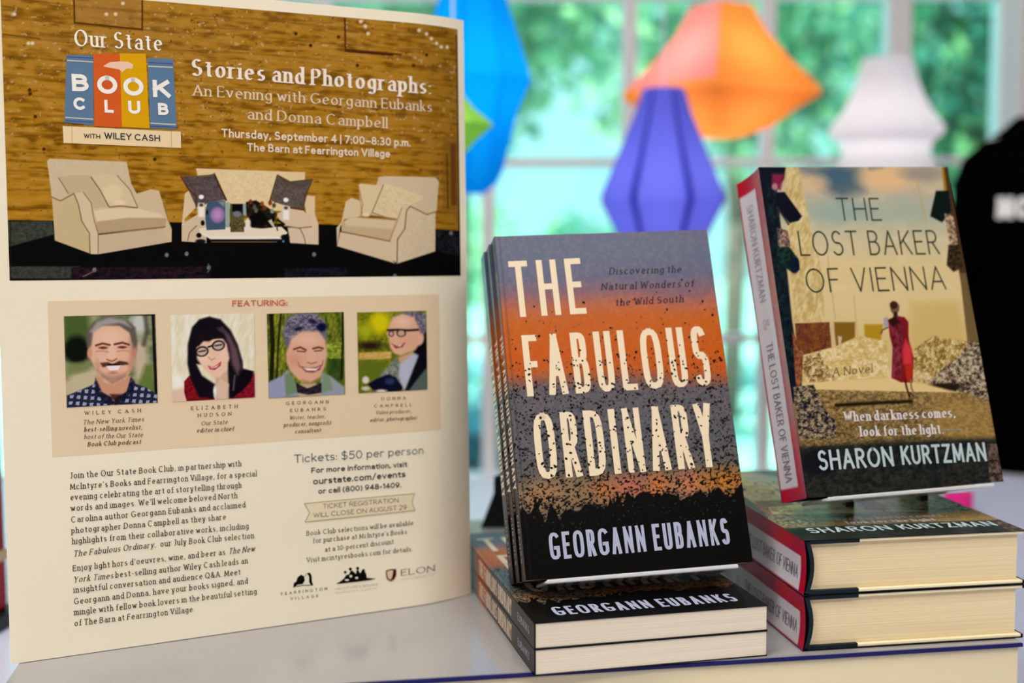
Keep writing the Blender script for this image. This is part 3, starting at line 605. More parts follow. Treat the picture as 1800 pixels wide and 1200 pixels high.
    P.line([(1095, 262), (1015, 455), (1120, 490), (1190, 500)], 1.8, (140, 110, 66)); P.line([(935, 480), (950, 400), (920, 265)], 1.4, (150, 116, 60)); P.ell(975, 470, 26, 14, (232, 208, 172), 3)
    P.poly([(1200, 480), (1225, 410), (1280, 405), (1400, 468), (1470, 448), (1468, 725), (1195, 812), (1195, 650), (1250, 560), (1265, 440)], (212, 188, 152)); P.tex([(1290, 440), (1400, 480), (1465, 460), (1460, 720), (1200, 800), (1210, 650), (1260, 560)], (206, 180, 142), (218, 196, 162), 4, 4, 22, a=.7)
    P.poly([(1180, 520), (1225, 415), (1270, 410), (1262, 500), (1240, 590), (1195, 650), (1195, 810), (1140, 780), (1150, 640)], (218, 190, 150)); P.line([(1190, 812), (1195, 640), (1245, 570), (1258, 440), (1285, 410), (1405, 468), (1475, 446)], 2, pipe); P.line([(800, 588), (1140, 655)], 2.2, (130, 100, 60)); P.line([(1140, 650), (1190, 520), (1225, 420)], 1.6, (160, 128, 84))
    P.org(0, 0, 1); return P.C
printed(PS, 'stage_photo', (17, 493), (812, 48), .00040, p_stage, poster, INK)
printed(PS, 'featured_panel', (92, 803), (774, 517), .004, lambda X, Y, u, v: np.ones((len(X), 3)) * np.array((232, 205, 166)), poster, INK, .00008)

def p_man(X, Y, u, v):
    P = Paint(X, Y, (150, 148, 104)); P.org(80, 500, .25)
    P.tex(None, (84, 96, 52), (150, 150, 110), 30, 22, 3)
    P.poly([(120, 190), (300, 190), (320, 380), (120, 380)], (72, 92, 40), 14); P.ell(220, 460, 95, 100, (6, 14, 4), 12); P.poly([(120, 700), (200, 620), (420, 560), (380, 760), (130, 860)], (196, 178, 140), 14); P.poly([(150, 560), (330, 540), (300, 600), (150, 640)], (120, 128, 72), 10)
    P.ell(660, 270, 60, 80, (196, 196, 184), 14); P.poly([(600, 420), (700, 380), (740, 620), (640, 700)], (196, 176, 146), 14); P.poly([(700, 560), (760, 560), (760, 760), (640, 740)], (100, 116, 52), 10); P.line([(700, 210), (715, 330), (690, 420)], 8, (60, 56, 40), 6, .7); P.line([(755, 200), (765, 480), (778, 760)], 5, (8, 6, 10), 3); P.line([(130, 215), (760, 212)], 3, (14, 10, 4), a=.8)
    P.poly([(350, 640), (600, 640), (620, 790), (500, 830), (370, 780)], (206, 146, 112), 5)
    P.poly([(290, 440), (285, 330), (340, 260), (440, 222), (560, 240), (630, 300), (645, 400), (640, 470), (600, 480), (330, 470)], (96, 86, 74), 5); P.poly([(310, 330), (360, 260), (450, 230), (560, 250), (600, 300), (520, 270), (400, 290), (350, 350)], (160, 150, 140), 6)
    P.poly([(322, 420), (335, 340), (400, 290), (520, 290), (590, 340), (612, 440), (625, 520), (605, 600), (560, 665), (480, 700), (420, 690), (360, 620), (325, 540), (300, 490)], (226, 174, 142), 4); P.ell(455, 370, 100, 60, (238, 192, 162), 16, a=.8); P.ell(310, 480, 18, 40, (206, 148, 118), 3); P.ell(628, 480, 14, 36, (196, 136, 106), 3)
    P.poly([(590, 380), (625, 440), (628, 540), (600, 620), (575, 560), (590, 470)], (176, 120, 92), 8, .6); P.ell(400, 520, 36, 30, (236, 186, 160), 10, a=.7); P.ell(560, 510, 30, 28, (228, 176, 148), 10, a=.7); P.poly([(450, 400), (480, 400), (500, 520), (430, 520)], (238, 190, 160), 6, .8)
    P.line([(355, 428), (400, 414), (450, 424)], 3.6, (104, 60, 42), 2); P.line([(485, 420), (540, 408), (585, 422)], 3.6, (104, 60, 42), 2); P.ell(405, 444, 30, 9, (96, 50, 36), 2); P.ell(540, 440, 30, 9, (96, 50, 36), 2); P.line([(355, 470), (400, 466), (440, 474)], 2, (196, 138, 108), 2); P.line([(505, 470), (545, 464), (585, 468)], 2, (196, 138, 108), 2); P.poly([(340, 560), (365, 520), (390, 560), (370, 640)], (196, 140, 112), 6, .6); P.line([(400, 640), (470, 690), (560, 640)], 4, (140, 100, 84), 4, .5); P.line([(430, 525), (465, 540), (500, 522)], 2.4, (160, 96, 72))
    P.poly([(385, 550), (440, 545), (470, 560), (520, 535), (575, 545), (585, 560), (510, 570), (400, 580)], (86, 48, 34), 3); P.poly([(425, 572), (530, 568), (510, 600), (450, 602)], (240, 226, 216), 2); P.line([(440, 560), (520, 562)], 2, (20, 4, 0)); P.poly([(360, 600), (400, 650), (470, 690), (540, 670), (590, 600), (560, 620), (480, 640), (420, 630)], (150, 110, 90), 8, .6); P.ell(475, 620, 30, 9, (196, 116, 104), 3)
    sh = [(150, 780), (250, 740), (340, 700), (355, 660), (400, 760), (480, 800), (570, 760), (600, 650), (640, 700), (720, 730), (785, 770), (785, 870), (150, 880)]
    P.poly(sh, (34, 36, 58), 3); m = np.clip(P.sd(sh) / 2 + .5, 0, 1); x, y = P._xy(); q = ((np.sin(x * .128 + y * .02) > 0) & (np.sin(y * .14 - x * .01) > -.1)); P.mix(m * q * .85, (176, 178, 196)); P.poly([(350, 655), (372, 740), (470, 800), (480, 850), (420, 830), (345, 760)], (20, 18, 30), 3, .85); P.poly([(600, 655), (620, 740), (560, 810), (500, 840), (500, 800), (570, 750)], (14, 14, 34), 3, .85); P.poly([(450, 770), (540, 770), (500, 850)], (40, 14, 16), 4, .8)
    return P.C
printed(PS, 'portrait', (117, 716), (273, 552), .00040, p_man, poster, INK, .0003)
def p_lady(X, Y, u, v):
    P = Paint(X, Y, (230, 216, 180)); P.org(80, 500, .25); P.tex(None, (226, 212, 172), (240, 230, 206), 8, 40, 5); P.ell(930, 690, 40, 60, (244, 236, 218), 8); P.poly([(880, 740), (1000, 720), (1000, 840), (880, 840)], (226, 190, 160), 8)
    P.tex([(975, 680), (1010, 640), (1060, 640), (1190, 800), (1180, 830), (995, 830), (975, 760)], (150, 20, 30), (84, 4, 12), 3, 3, 7); P.tex([(1290, 780), (1380, 690), (1470, 620), (1472, 815), (1290, 825)], (160, 24, 44), (90, 6, 20), 3, 3, 8)
    P.poly([(1190, 620), (1300, 600), (1300, 820), (1200, 820)], (206, 170, 136), 5); P.poly([(1030, 300), (1080, 245), (1150, 225), (1230, 245), (1300, 320), (1350, 420), (1385, 540), (1390, 640), (1330, 790), (1290, 800), (1280, 560), (1060, 560), (1100, 640), (1190, 700), (1180, 800), (1080, 790), (1020, 660), (998, 560), (1000, 420)], (12, 8, 16), 4)
    P.poly([(1390, 590), (1466, 610), (1440, 680), (1380, 750), (1310, 790), (1330, 700)], (8, 4, 10), 3); P.poly([(1240, 300), (1300, 360), (1350, 460), (1375, 580), (1350, 640), (1310, 560), (1290, 430)], (128, 92, 96), 7, .75); P.poly([(1200, 300), (1240, 300), (1290, 390), (1250, 380)], (94, 62, 74), 6, .7); P.line([(1330, 640), (1320, 740)], 3, (150, 120, 130), 3, .6)
    P.poly([(1060, 440), (1090, 400), (1240, 370), (1275, 420), (1292, 520), (1270, 600), (1225, 650), (1180, 655), (1120, 600), (1065, 520)], (236, 192, 160), 4); P.ell(1115, 520, 36, 30, (246, 206, 180), 10, a=.7); P.ell(1255, 500, 28, 30, (244, 200, 176), 10, a=.7)
    P.poly([(1050, 440), (1060, 340), (1150, 320), (1250, 340), (1270, 380), (1180, 378), (1150, 400), (1110, 395), (1080, 430)], (20, 10, 16), 4)
    for cx, cy in ((1100, 470), (1215, 428)):
        P.ell(cx, cy, 46, 37, (22, 14, 14), 2, rot=-12); P.ell(cx, cy + 1, 35, 27, (200, 176, 160), 2, rot=-12); P.line([(cx - 22, cy + 2), (cx + 22, cy - 6)], 2.6, (60, 40, 36), 2)
    P.line([(1144, 438), (1172, 430)], 3, (22, 14, 14)); P.line([(1145, 510), (1165, 530), (1190, 518)], 1.8, (190, 130, 110)); P.poly([(1140, 570), (1180, 580), (1235, 540), (1230, 570), (1190, 600), (1155, 596)], (176, 50, 56), 2); P.poly([(1155, 577), (1180, 584), (1222, 558), (1200, 582), (1170, 588)], (250, 240, 236), 2)
    P.poly([(1190, 730), (1230, 660), (1290, 700), (1270, 820), (1220, 820)], (220, 186, 156), 4); P.ell(1190, 745, 12, 30, (236, 226, 220), 3)
    return P.C
printed(PS, 'portrait', (303, 706), (446, 550), .00040, p_lady, poster, INK, .0003)
def p_grey(X, Y, u, v):
    P = Paint(X, Y, (104, 112, 34)); P.org(430, 500, .25); P.tex(None, (60, 76, 14), (150, 150, 40), 7, 16, 9); P.poly([(560, 450), (700, 440), (700, 700), (580, 660)], (26, 58, 18), 12, .7); P.tex([(560, 420), (700, 400), (700, 520), (570, 520)], (90, 110, 20), (180, 190, 70), 5, 4, 3)
    for x0, x1, w_ in ((190, 200, 5), (255, 235, 3), (180, 195, 6), (690, 690, 4)): P.line([(x0, 190), (x1, 420), (x1 - 10, 660)], w_, (24, 22, 6), 3)
    P.poly([(160, 690), (260, 640), (300, 600), (400, 780), (170, 805)], (150, 150, 176), 4); P.poly([(540, 620), (600, 640), (700, 720), (705, 775), (520, 785)], (148, 152, 160), 4); P.poly([(280, 630), (320, 620), (390, 750), (290, 790)], (112, 134, 100), 4); P.poly([(550, 610), (600, 650), (620, 740), (540, 760)], (122, 144, 112), 4)
    P.poly([(380, 700), (500, 690), (540, 780), (380, 795)], (196, 160, 130), 5); P.tex([(360, 690), (440, 730), (540, 690), (540, 760), (450, 775), (370, 760)], (8, 8, 16), (60, 50, 60), 2.5, 2.5, 5)
    P.poly([(285, 420), (265, 330), (300, 230), (380, 195), (500, 200), (560, 250), (580, 330), (570, 430), (300, 450)], (104, 96, 108), 5); P.tex([(290, 400), (275, 320), (310, 235), (390, 200), (500, 205), (560, 260), (575, 330), (440, 330), (340, 370)], (56, 52, 70), (160, 150, 160), 4, 3, 6, a=.8); P.ell(380, 310, 34, 12, (24, 20, 34), 3, -10); P.ell(540, 300, 34, 30, (10, 10, 50), 4); P.ell(480, 260, 30, 16, (30, 28, 60), 4, 20)
    P.poly([(290, 480), (330, 380), (400, 330), (520, 330), (565, 390), (580, 480), (565, 570), (530, 650), (460, 690), (390, 680), (320, 610), (292, 540)], (220, 164, 132), 4); P.ell(440, 390, 90, 46, (234, 184, 156), 14, a=.8); P.ell(350, 530, 40, 40, (214, 146, 116), 12, a=.7); P.ell(540, 500, 30, 36, (226, 168, 150), 10, a=.7); P.poly([(440, 430), (490, 430), (505, 540), (440, 545)], (226, 172, 142), 6)
    P.line([(345, 455), (390, 440), (430, 460)], 3.4, (110, 62, 44)); P.line([(480, 450), (520, 440), (550, 450)], 3.4, (110, 62, 44)); P.line([(370, 468), (425, 472)], 2, (96, 52, 40)); P.line([(490, 468), (540, 464)], 2, (96, 52, 50)); P.line([(440, 545), (470, 556), (505, 545)], 2, (170, 104, 80))
    P.poly([(385, 570), (440, 585), (500, 580), (545, 560), (530, 600), (480, 620), (430, 615)], (150, 76, 66), 2); P.poly([(410, 585), (500, 590), (530, 575), (500, 604), (440, 604)], (240, 224, 214), 2); P.line([(375, 545), (385, 580)], 1.6, (160, 100, 76)); P.line([(550, 535), (545, 570)], 1.6, (160, 100, 76)); P.line([(400, 670), (470, 692), (540, 650)], 3, (170, 112, 84), 4, .6)
    return P.C
printed(PS, 'portrait', (472, 700), (604, 548), .00040, p_grey, poster, INK, .0003)
def p_side(X, Y, u, v):
    P = Paint(X, Y, (120, 124, 20)); P.org(430, 500, .25); P.tex(None, (74, 84, 10), (150, 146, 24), 9, 10, 4); P.ell(950, 270, 80, 80, (214, 196, 10), 18); P.ell(850, 330, 50, 60, (168, 168, 20), 16); P.ell(880, 430, 90, 30, (40, 26, 14), 8); P.tex([(800, 480), (1030, 470), (1030, 520), (800, 530)], (190, 150, 60), (220, 180, 110), 6, 3, 3); P.poly([(795, 530), (1000, 540), (960, 660), (800, 700)], (96, 108, 24), 10)
    P.poly([(1030, 230), (1120, 190), (1220, 190), (1280, 230), (1285, 420), (1230, 440), (1200, 300), (1080, 210)], (108, 100, 112), 4); P.tex([(1150, 195), (1270, 200), (1280, 320), (1210, 290)], (70, 64, 78), (160, 150, 160), 4, 3, 5); P.poly([(1200, 400), (1285, 330), (1285, 560), (1220, 600), (1190, 480)], (6, 4, 10), 4)
    P.poly([(1010, 300), (1040, 230), (1110, 205), (1190, 230), (1230, 310), (1240, 400), (1200, 460), (1140, 480), (1100, 500), (1050, 485), (1020, 440), (1012, 380), (1000, 350)], (224, 172, 138), 4); P.ell(1110, 260, 55, 34, (240, 196, 170), 12, a=.8); P.ell(1235, 385, 26, 44, (228, 176, 146), 3, 15); P.ell(1150, 400, 50, 40, (222, 160, 124), 12, a=.7)
    P.line([(1005, 320), (1080, 318), (1150, 322), (1220, 318)], 4, (38, 26, 20)); P.ell(1100, 340, 34, 28, (40, 28, 22), 2); P.ell(1100, 342, 25, 20, (210, 160, 134), 2); P.ell(1030, 345, 20, 22, (60, 40, 34), 2); P.ell(1030, 346, 13, 15, (206, 160, 136), 2); P.poly([(1030, 410), (1070, 430), (1130, 405), (1110, 440), (1060, 450)], (150, 66, 48), 2); P.poly([(1045, 418), (1075, 430), (1115, 412), (1090, 436)], (246, 232, 220), 2)
    P.poly([(1080, 510), (1180, 470), (1200, 560), (1120, 640), (1090, 560)], (206, 158, 126), 4); P.poly([(950, 640), (1060, 510), (1100, 560), (1130, 720), (900, 750)], (116, 124, 110), 4); P.tex([(960, 630), (1060, 520), (1090, 560), (1080, 660)], (84, 92, 80), (170, 172, 150), 3, 3, 6)
    P.poly([(1090, 560), (1190, 480), (1230, 500), (1180, 660), (1120, 750), (1080, 640)], (184, 184, 196), 4); P.poly([(1200, 560), (1290, 560), (1290, 745), (1120, 750)], (84, 100, 90), 4); P.poly([(1230, 480), (1285, 430), (1285, 580), (1200, 680), (1150, 750), (1130, 745)], (8, 8, 18), 4)
    P.poly([(860, 700), (930, 660), (1010, 630), (1060, 650), (1110, 720), (1090, 760), (930, 765)], (8, 10, 30), 3); P.ell(1020, 680, 34, 24, (40, 50, 84), 4); P.ell(850, 670, 24, 26, (220, 206, 190), 3); P.ell(960, 750, 40, 14, (226, 206, 200), 3); P.ell(850, 730, 30, 16, (200, 190, 170), 3)
    return P.C
printed(PS, 'portrait', (630, 691), (750, 546), .00040, p_side, poster, INK, .0003)

# poster lettering
T = PS.text; LT = 'lettering'; INKC = (62, 54, 36)
c1 = (246, 228, 206)
T('headline', 'Our State', 130, 81, 286, 90, 29, 'serif', (250, 236, 214), .0005)
T('headline', 'Stories and Photographs:', 335, 133, 760, 166, 29, 'serifb', c1, .0005)
T('headline', 'An Evening with Georgann Eubanks', 338, 168, 761, 196.5, 19, 'serif', (232, 206, 172), .0005)
T('headline', 'and Donna Campbell', 434, 209.5, 681, 225.5, 19, 'serif', (232, 206, 172), .0005)
T('headline', 'Thursday, September 4 | 7:00–8:30 p.m.', 389, 241, 721, 258, 14.5, 'bold', (238, 214, 184), .0005)
T('headline', 'The Barn at Fearrington Village', 434, 265.5, 685, 277, 14, 'bold', (238, 214, 184), .0005)
BL_, RD, YL = (94, 122, 148), (214, 92, 34), (222, 160, 8); K = (0, 0, .25)
PS.poly('logo', [(468, 385), (655, 391), (657, 880), (452, 860)], BL_, .0004, K); PS.poly('logo', [(655, 378), (842, 380), (858, 897), (664, 887)], RD, .00042, K)
PS.poly('logo', [(842, 376), (1025, 378), (1050, 902), (857, 892)], YL, .00044, K); PS.poly('logo', [(1038, 408), (1216, 414), (1242, 908), (1056, 900)], BL_, .0004, K)
for a, b in (((470, 425), (655, 436)), ((458, 826), (655, 838)), ((1040, 466), (1214, 474)), ((1056, 866), (1236, 876))): PS.line('logo', [a, b], 2.2, (200, 196, 170), .00046, K)
for a, b in (((462, 848), (655, 860)), ((1056, 886), (1240, 896)), ((466, 400), (655, 408)), ((1038, 440), (1214, 448))): PS.line('logo', [a, b], 2, (74, 86, 140), .00046, K)
PS.poly('logo', [(725, 465), (770, 438), (840, 432), (905, 436), (936, 455), (930, 485), (890, 482), (860, 508), (840, 490), (745, 472)], (240, 196, 164), .0005, K)
PS.poly('logo', [(440, 886), (1270, 926), (1272, 1041), (446, 1005)], (238, 208, 160), .0005, K); PS.line('logo', [(505, 890), (507, 1008)], 1, (190, 160, 110), .00052, K); PS.line('logo', [(1203, 924), (1205, 1037)], 1, (190, 160, 110), .00052, K)
for s_, x0, x1, yb, ch in (('B', 507, 625, 640, 120), ('O', 685, 828, 659, 128), ('O', 868, 1012, 672, 128), ('K', 1076, 1196, 683, 122)): T('logo', s_, x0 / 4, yb / 4, x1 / 4, yb / 4 + 1, ch / 4, 'xbold', (248, 236, 220), .0006)
for s_, x0, x1, yb, ch in (('C', 517, 603, 772, 88), ('L', 735, 798, 792, 90), ('U', 903, 988, 800, 92), ('B', 1112, 1186, 808, 84)): T('logo', s_, x0 / 4, yb / 4, x1 / 4, yb / 4 + .6, ch / 4, 'xbold', (248, 236, 220), .0006)
T('logo', 'WITH', 147, 242.5, 176, 244, 8, 'bold', (60, 50, 40), .0006); T('logo', 'WILEY CASH', 183, 244, 281, 249, 11.5, 'bold', (40, 60, 64), .0006)
T('featured_lettering', 'FEATURING:', 408, 538.5, 505, 537, 10.5, 'bold', (200, 96, 70), .0004)
NM = (92, 78, 46); ntxt = (('WILEY CASH', 148, 729, 248, 724, 6.5, 'caps'), ('The New York Times', 145, 746, 253, 740, 8, 'ital'), ('best-selling novelist,', 147, 758.5, 250, 754, 8, 'italb'), ('host of the Our State', 147, 771.5, 251, 767.5, 8, 'ital'), ('Book Club podcast', 153, 784.5, 248, 779.5, 8, 'italb'),
 ('ELIZABETH', 335, 720.5, 418, 717, 6.5, 'caps'), ('HUDSON', 347, 733, 407, 730, 6.5, 'caps'), ('Our State', 353, 747.5, 400, 744.5, 7.5, 'ital'), ('editor in chief', 345, 760, 411, 756.5, 7.5, 'italb'),
 ('GEORGANN', 502, 711.5, 578, 708.5, 6, 'caps'), ('EUBANKS', 509, 724, 573, 721, 6, 'caps'), ('Writer, teacher,', 508, 737.5, 572, 734.5, 7, 'ital'), ('producer, nonprofit', 498, 750, 582, 745.5, 7, 'italb'), ('consultant', 518, 761.5, 564, 758.5, 7, 'italb'),
 ('DONNA', 670, 703.5, 713, 701.5, 5.5, 'caps'), ('CAMPBELL', 657, 715.8, 724, 714, 5.5, 'caps'), ('Video producer,', 660, 728, 722, 725, 6.5, 'ital'), ('editor, photographer', 650, 741, 733, 736.5, 6.5, 'italb'))
for a in ntxt: T('featured_lettering', a[0], *a[1:5], a[5], a[6], NM, .0004)
body = (("Join the Our State Book Club, in partnership with", 78, 215, 1145, 138), ("McIntyre's Books and Fearrington Village, for a special", 80, 284, 1240, 200), ("evening celebrating the art of storytelling through", 82, 350, 1145, 272), ("words and images. We'll welcome beloved North", 84, 417, 1120, 335), ("Carolina author Georgann Eubanks and acclaimed", 86, 488, 1170, 393), ("photographer Donna Campbell as they share", 88, 556, 1050, 468), ("highlights from their collaborative works, including", 92, 622, 1190, 525), (None, 0, 0, 0, 0),
 ("Enjoy light hors d'oeuvres, wine, and beer as", 97, 790, 1045, 686), (None, 0, 0, 0, 0), ("insightful conversation and audience Q&A. Meet", 102, 924, 1140, 810), ("Georgann and Donna, have your books signed, and", 104, 995, 1185, 865), ("mingle with fellow book lovers in the beautiful setting", 105, 1062, 1240, 930), ("of The Barn at Fearrington Village.", 107, 1130, 855, 1040))
def bt(s_, x0, y0, x1, y1, st='body'): T('body_lettering', s_, 100 + x0 / 3.529, 780 + y0 / 3.529, 100 + x1 / 3.529, 780 + y1 / 3.529, 10.6, st, INKC, .0003)
for a in body:
    if a[0]: bt(*a)
bt("The Fabulous Ordinary,", 100, 700, 615, 640, 'ital'); bt("our July Book Club selection.", 640, 638, 1235, 583, 'body')
bt("The New", 1063, 684, 1228, 666, 'ital'); bt("York Times", 100, 860, 350, 832, 'ital'); bt("best-selling author Wiley Cash leads an", 362, 830, 1185, 740, 'body')
def rt(s_, x0, y0, x1, y1, cap, st, c): T('ticket_lettering', s_, 470 + x0 / 3.529, 760 + y0 / 3.529, 470 + x1 / 3.529, 760 + y1 / 3.529, cap, st, c, .0003)
rt('Tickets: $50 per person', 165, 188, 968, 132, 14, 'sans', (52, 72, 84)); rt('For more information, visit', 272, 252, 865, 212, 9.5, 'bold', (24, 26, 22)); rt('ourstate.com/events', 283, 322, 855, 275, 11, 'bold', (24, 28, 26)); rt('or call (800) 948-1409.', 315, 380, 828, 340, 9.5, 'bold', (24, 26, 22))
rb = (470, 760, 1 / 3.529); PS.poly('ticket_ribbon', [(228, 440), (912, 378), (896, 432), (915, 483), (232, 555), (262, 497)], (234, 214, 176), .0002, rb); PS.line('ticket_ribbon', [(228, 440), (912, 378), (896, 432), (915, 483), (232, 555), (262, 497), (228, 440)], 1.3, (176, 156, 112), .00025, rb)
rt('TICKET REGISTRATION', 343, 472, 812, 432, 8.2, 'sans', (88, 76, 50)); rt('WILL CLOSE ON AUGUST 29', 285, 527, 862, 476, 8.2, 'sans', (88, 76, 50))
rt('Book Club selections will be available', 240, 640, 905, 573, 8.5, 'body', INKC); rt("for purchase at McIntyre's Books", 280, 686, 865, 628, 8.5, 'body', INKC); rt('at a 10-percent discount.', 355, 740, 792, 688, 8.5, 'body', INKC); rt('Visit mcintyresbooks.com for details.', 242, 806, 900, 735, 8.5, 'body', INKC)
lg = (480, 970, 1 / 5.806); BK = (10, 12, 6)
PS.poly('village_emblem', [(203, 360), (212, 315), (235, 300), (250, 255), (285, 230), (315, 245), (322, 290), (300, 325), (250, 330), (225, 355)], BK, .0003, lg); PS.poly('village_emblem', [(345, 215), (375, 208), (392, 240), (395, 300), (408, 335), (380, 330), (366, 300), (368, 250)], BK, .0003, lg); PS.line('village_emblem', [(240, 350), (300, 338), (405, 336)], 1.2, (80, 90, 70), .00032, lg); PS.line('village_emblem', [(320, 250), (345, 215)], 1, (150, 150, 140), .0003, lg)
PS.poly('bookshop_emblem', [(640, 325), (690, 295), (720, 270), (745, 235), (775, 225), (790, 190), (810, 190), (845, 222), (850, 185), (868, 185), (890, 215), (905, 185), (935, 195), (950, 225), (955, 262), (1050, 270), (980, 285), (870, 300), (740, 315)], BK, .0003, lg)
for cx, cy, r in ((735, 205, 14), (788, 172, 16), (862, 165, 16), (922, 185, 14)): PS.poly('bookshop_emblem', [(cx + r * math.cos(k), cy + r * math.sin(k)) for k in np.linspace(0, 6.0, 10)], BK, .00031, lg)
for cx, cy, a_, b_ in ((852, 262, 16, 12), (752, 284, 22, 9), (792, 245, 14, 14)): PS.poly('bookshop_emblem', [(cx + a_ * math.cos(k), cy + b_ * math.sin(k)) for k in np.linspace(0, 6.0, 10)], (226, 216, 196), .00033, lg)
PS.poly('university_emblem', [(1150, 185), (1200, 172), (1255, 172), (1256, 235), (1235, 280), (1200, 298), (1165, 280), (1150, 240)], (110, 60, 36), .0003, lg); PS.poly('university_emblem', [(1163, 195), (1200, 184), (1225, 188), (1216, 240), (1200, 280), (1175, 268), (1163, 235)], (226, 190, 160), .00032, lg); PS.poly('university_emblem', [(1228, 190), (1250, 178), (1252, 232), (1234, 268), (1222, 275)], (50, 10, 8), .00033, lg)
def lt(s_, x0, y0, x1, y1, cap, st, c=INKC): T('sponsor_lettering', s_, 480 + x0 / 5.806, 970 + y0 / 5.806, 480 + x1 / 5.806, 970 + y1 / 5.806, cap, st, c, .0003)
lt('FEARRINGTON', 78, 440, 552, 385, 5, 'caps'); lt('VILLAGE', 175, 490, 462, 458, 5, 'caps'); lt("MCINTYRE'S BOOKS", 635, 388, 1072, 338, 3.6, 'sans', (130, 118, 88)); lt('FEARRINGTON VILLAGE, NC', 635, 425, 1065, 375, 2.6, 'sans', (160, 146, 116))
lt('ELON', 1303, 242, 1658, 196, 11, 'serif', (70, 50, 34)); lt('UNIVERSITY', 1300, 290, 1655, 240, 2.8, 'sans', (140, 124, 94))
PS.build(poster, INK)

# ---------------------------------------------------------------- paperbacks
BW, BL2, BT = .1541, .2350, .0164
afr = frame((.0083, .7828, .0479), .1699, .3482, .0298)
AS = Sheet(afr); AS.gain = .74
def p_ordinary(X, Y, u, v):
    P = Paint(X, Y, (90, 100, 122)); y = 417 + (1 - v) * 601 + u * 0
    st = [(417, (98, 96, 122)), (440, (92, 102, 124)), (500, (98, 98, 122)), (528, (132, 92, 104)), (556, (188, 96, 60)), (580, (200, 92, 8)), (640, (204, 86, 6)), (672, (196, 88, 24)), (690, (144, 88, 70)), (706, (98, 92, 96)), (800, (92, 92, 96)), (850, (96, 92, 84)), (880, (128, 110, 82)), (905, (120, 100, 76)), (1020, (96, 84, 66))]
    wob = (fbm(u * 5, v * 9, 3) - .5) * 22 - (u - .5) * 8
    for k in range(3): P.C[:, k] = np.interp(y + wob, [a for a, b in st], [b[k] for a, b in st])
    P.mix(np.clip((fbm(X / 5, Y / 5, 4) - .5) * .8, 0, .12), (220, 150, 110))
    # seed heads, warm glow between the trees
    for cx, r, cc in ((.12, .16, (176, 128, 84)), (.38, .12, (190, 116, 66)), (.5, .1, (206, 110, 84)), (.76, .12, (214, 126, 84)), (.93, .16, (206, 122, 40)), (.62, .07, (222, 120, 60)), (.24, .1, (150, 116, 84))):
        d = np.hypot((u - cx) / r, (v - .235) / .055); P.mix(np.clip(1.1 - d, 0, 1) * .95, cc)
    dens = np.interp(y, [430, 560, 640, 690, 760, 840, 900, 950], [-.14, -.09, -.04, .05, .09, .13, .2, .3])
    nb = fbm(X / 3.6, Y / 3.1, 11); P.mix(np.clip((nb - (.74 - dens)) * 16, 0, 1) * .95, (5, 6, 8))
    nb = fbm(X / 7, Y / 2.6 + X / 9, 23); P.mix(np.clip((nb - (.84 - dens)) * 14, 0, 1) * .9, (8, 8, 10))
    tr = .158 + .035 * noise(u * 7 + 2, 0 * u, 5) + .05 * np.abs(((u * 8.6 + .6 * noise(u * 4, u * 0, 7)) % 1) - .5) * 2 * noise(u * 3, u * 0, 8) + .018 * noise(u * 46, v * 40, 6)
    tr = tr - .045 * np.exp(-((u - .12) / .07) ** 2) + .02 * np.exp(-((u - .58) / .06) ** 2)
    rr = np.random.default_rng(5)
    for k in range(46):
        c = rr.uniform(0, 1); hgt = rr.uniform(.012, .042); base = .165 + .03 * math.sin(c * 17); tr = np.maximum(tr, base + hgt - np.abs(u - c) * rr.uniform(1.2, 2.6) - .012 * noise(u * 90, v * 60, k))
    P.mix(np.clip((tr - v) * 260 + .5, 0, 1), (1, 1, 2)); P.mix((fbm(X / 4, Y / 3, 55) > .78) * (v < .19) * (v > .13) * .6, (60, 84, 74))
    P.mix(np.clip((.004 - u) * 300, 0, 1), (20, 20, 30)); P.mix(((u > .018) & (u < .03)) * .25, (40, 44, 60))
    return P.C
def p_spine(X, Y, u, v):
    P = Paint(u * 28, (1 - v) * 600, (60, 70, 90)); y = 417 + (1 - v) * 601
    st = [(417, (50, 56, 76)), (520, (62, 66, 82)), (560, (120, 60, 40)), (600, (156, 56, 14)), (660, (140, 60, 20)), (700, (70, 62, 58)), (860, (52, 54, 52)), (905, (20, 20, 20)), (930, (1, 1, 3)), (1020, (1, 1, 3))]
    for k in range(3): P.C[:, k] = np.interp(y, [a for a, b in st], [b[k] for a, b in st])
    nb = fbm(u * 6, v * 150, 3); P.mix(np.clip((nb - .66) * 10, 0, 1) * (v < .6) * .9, (6, 6, 8)); return P.C
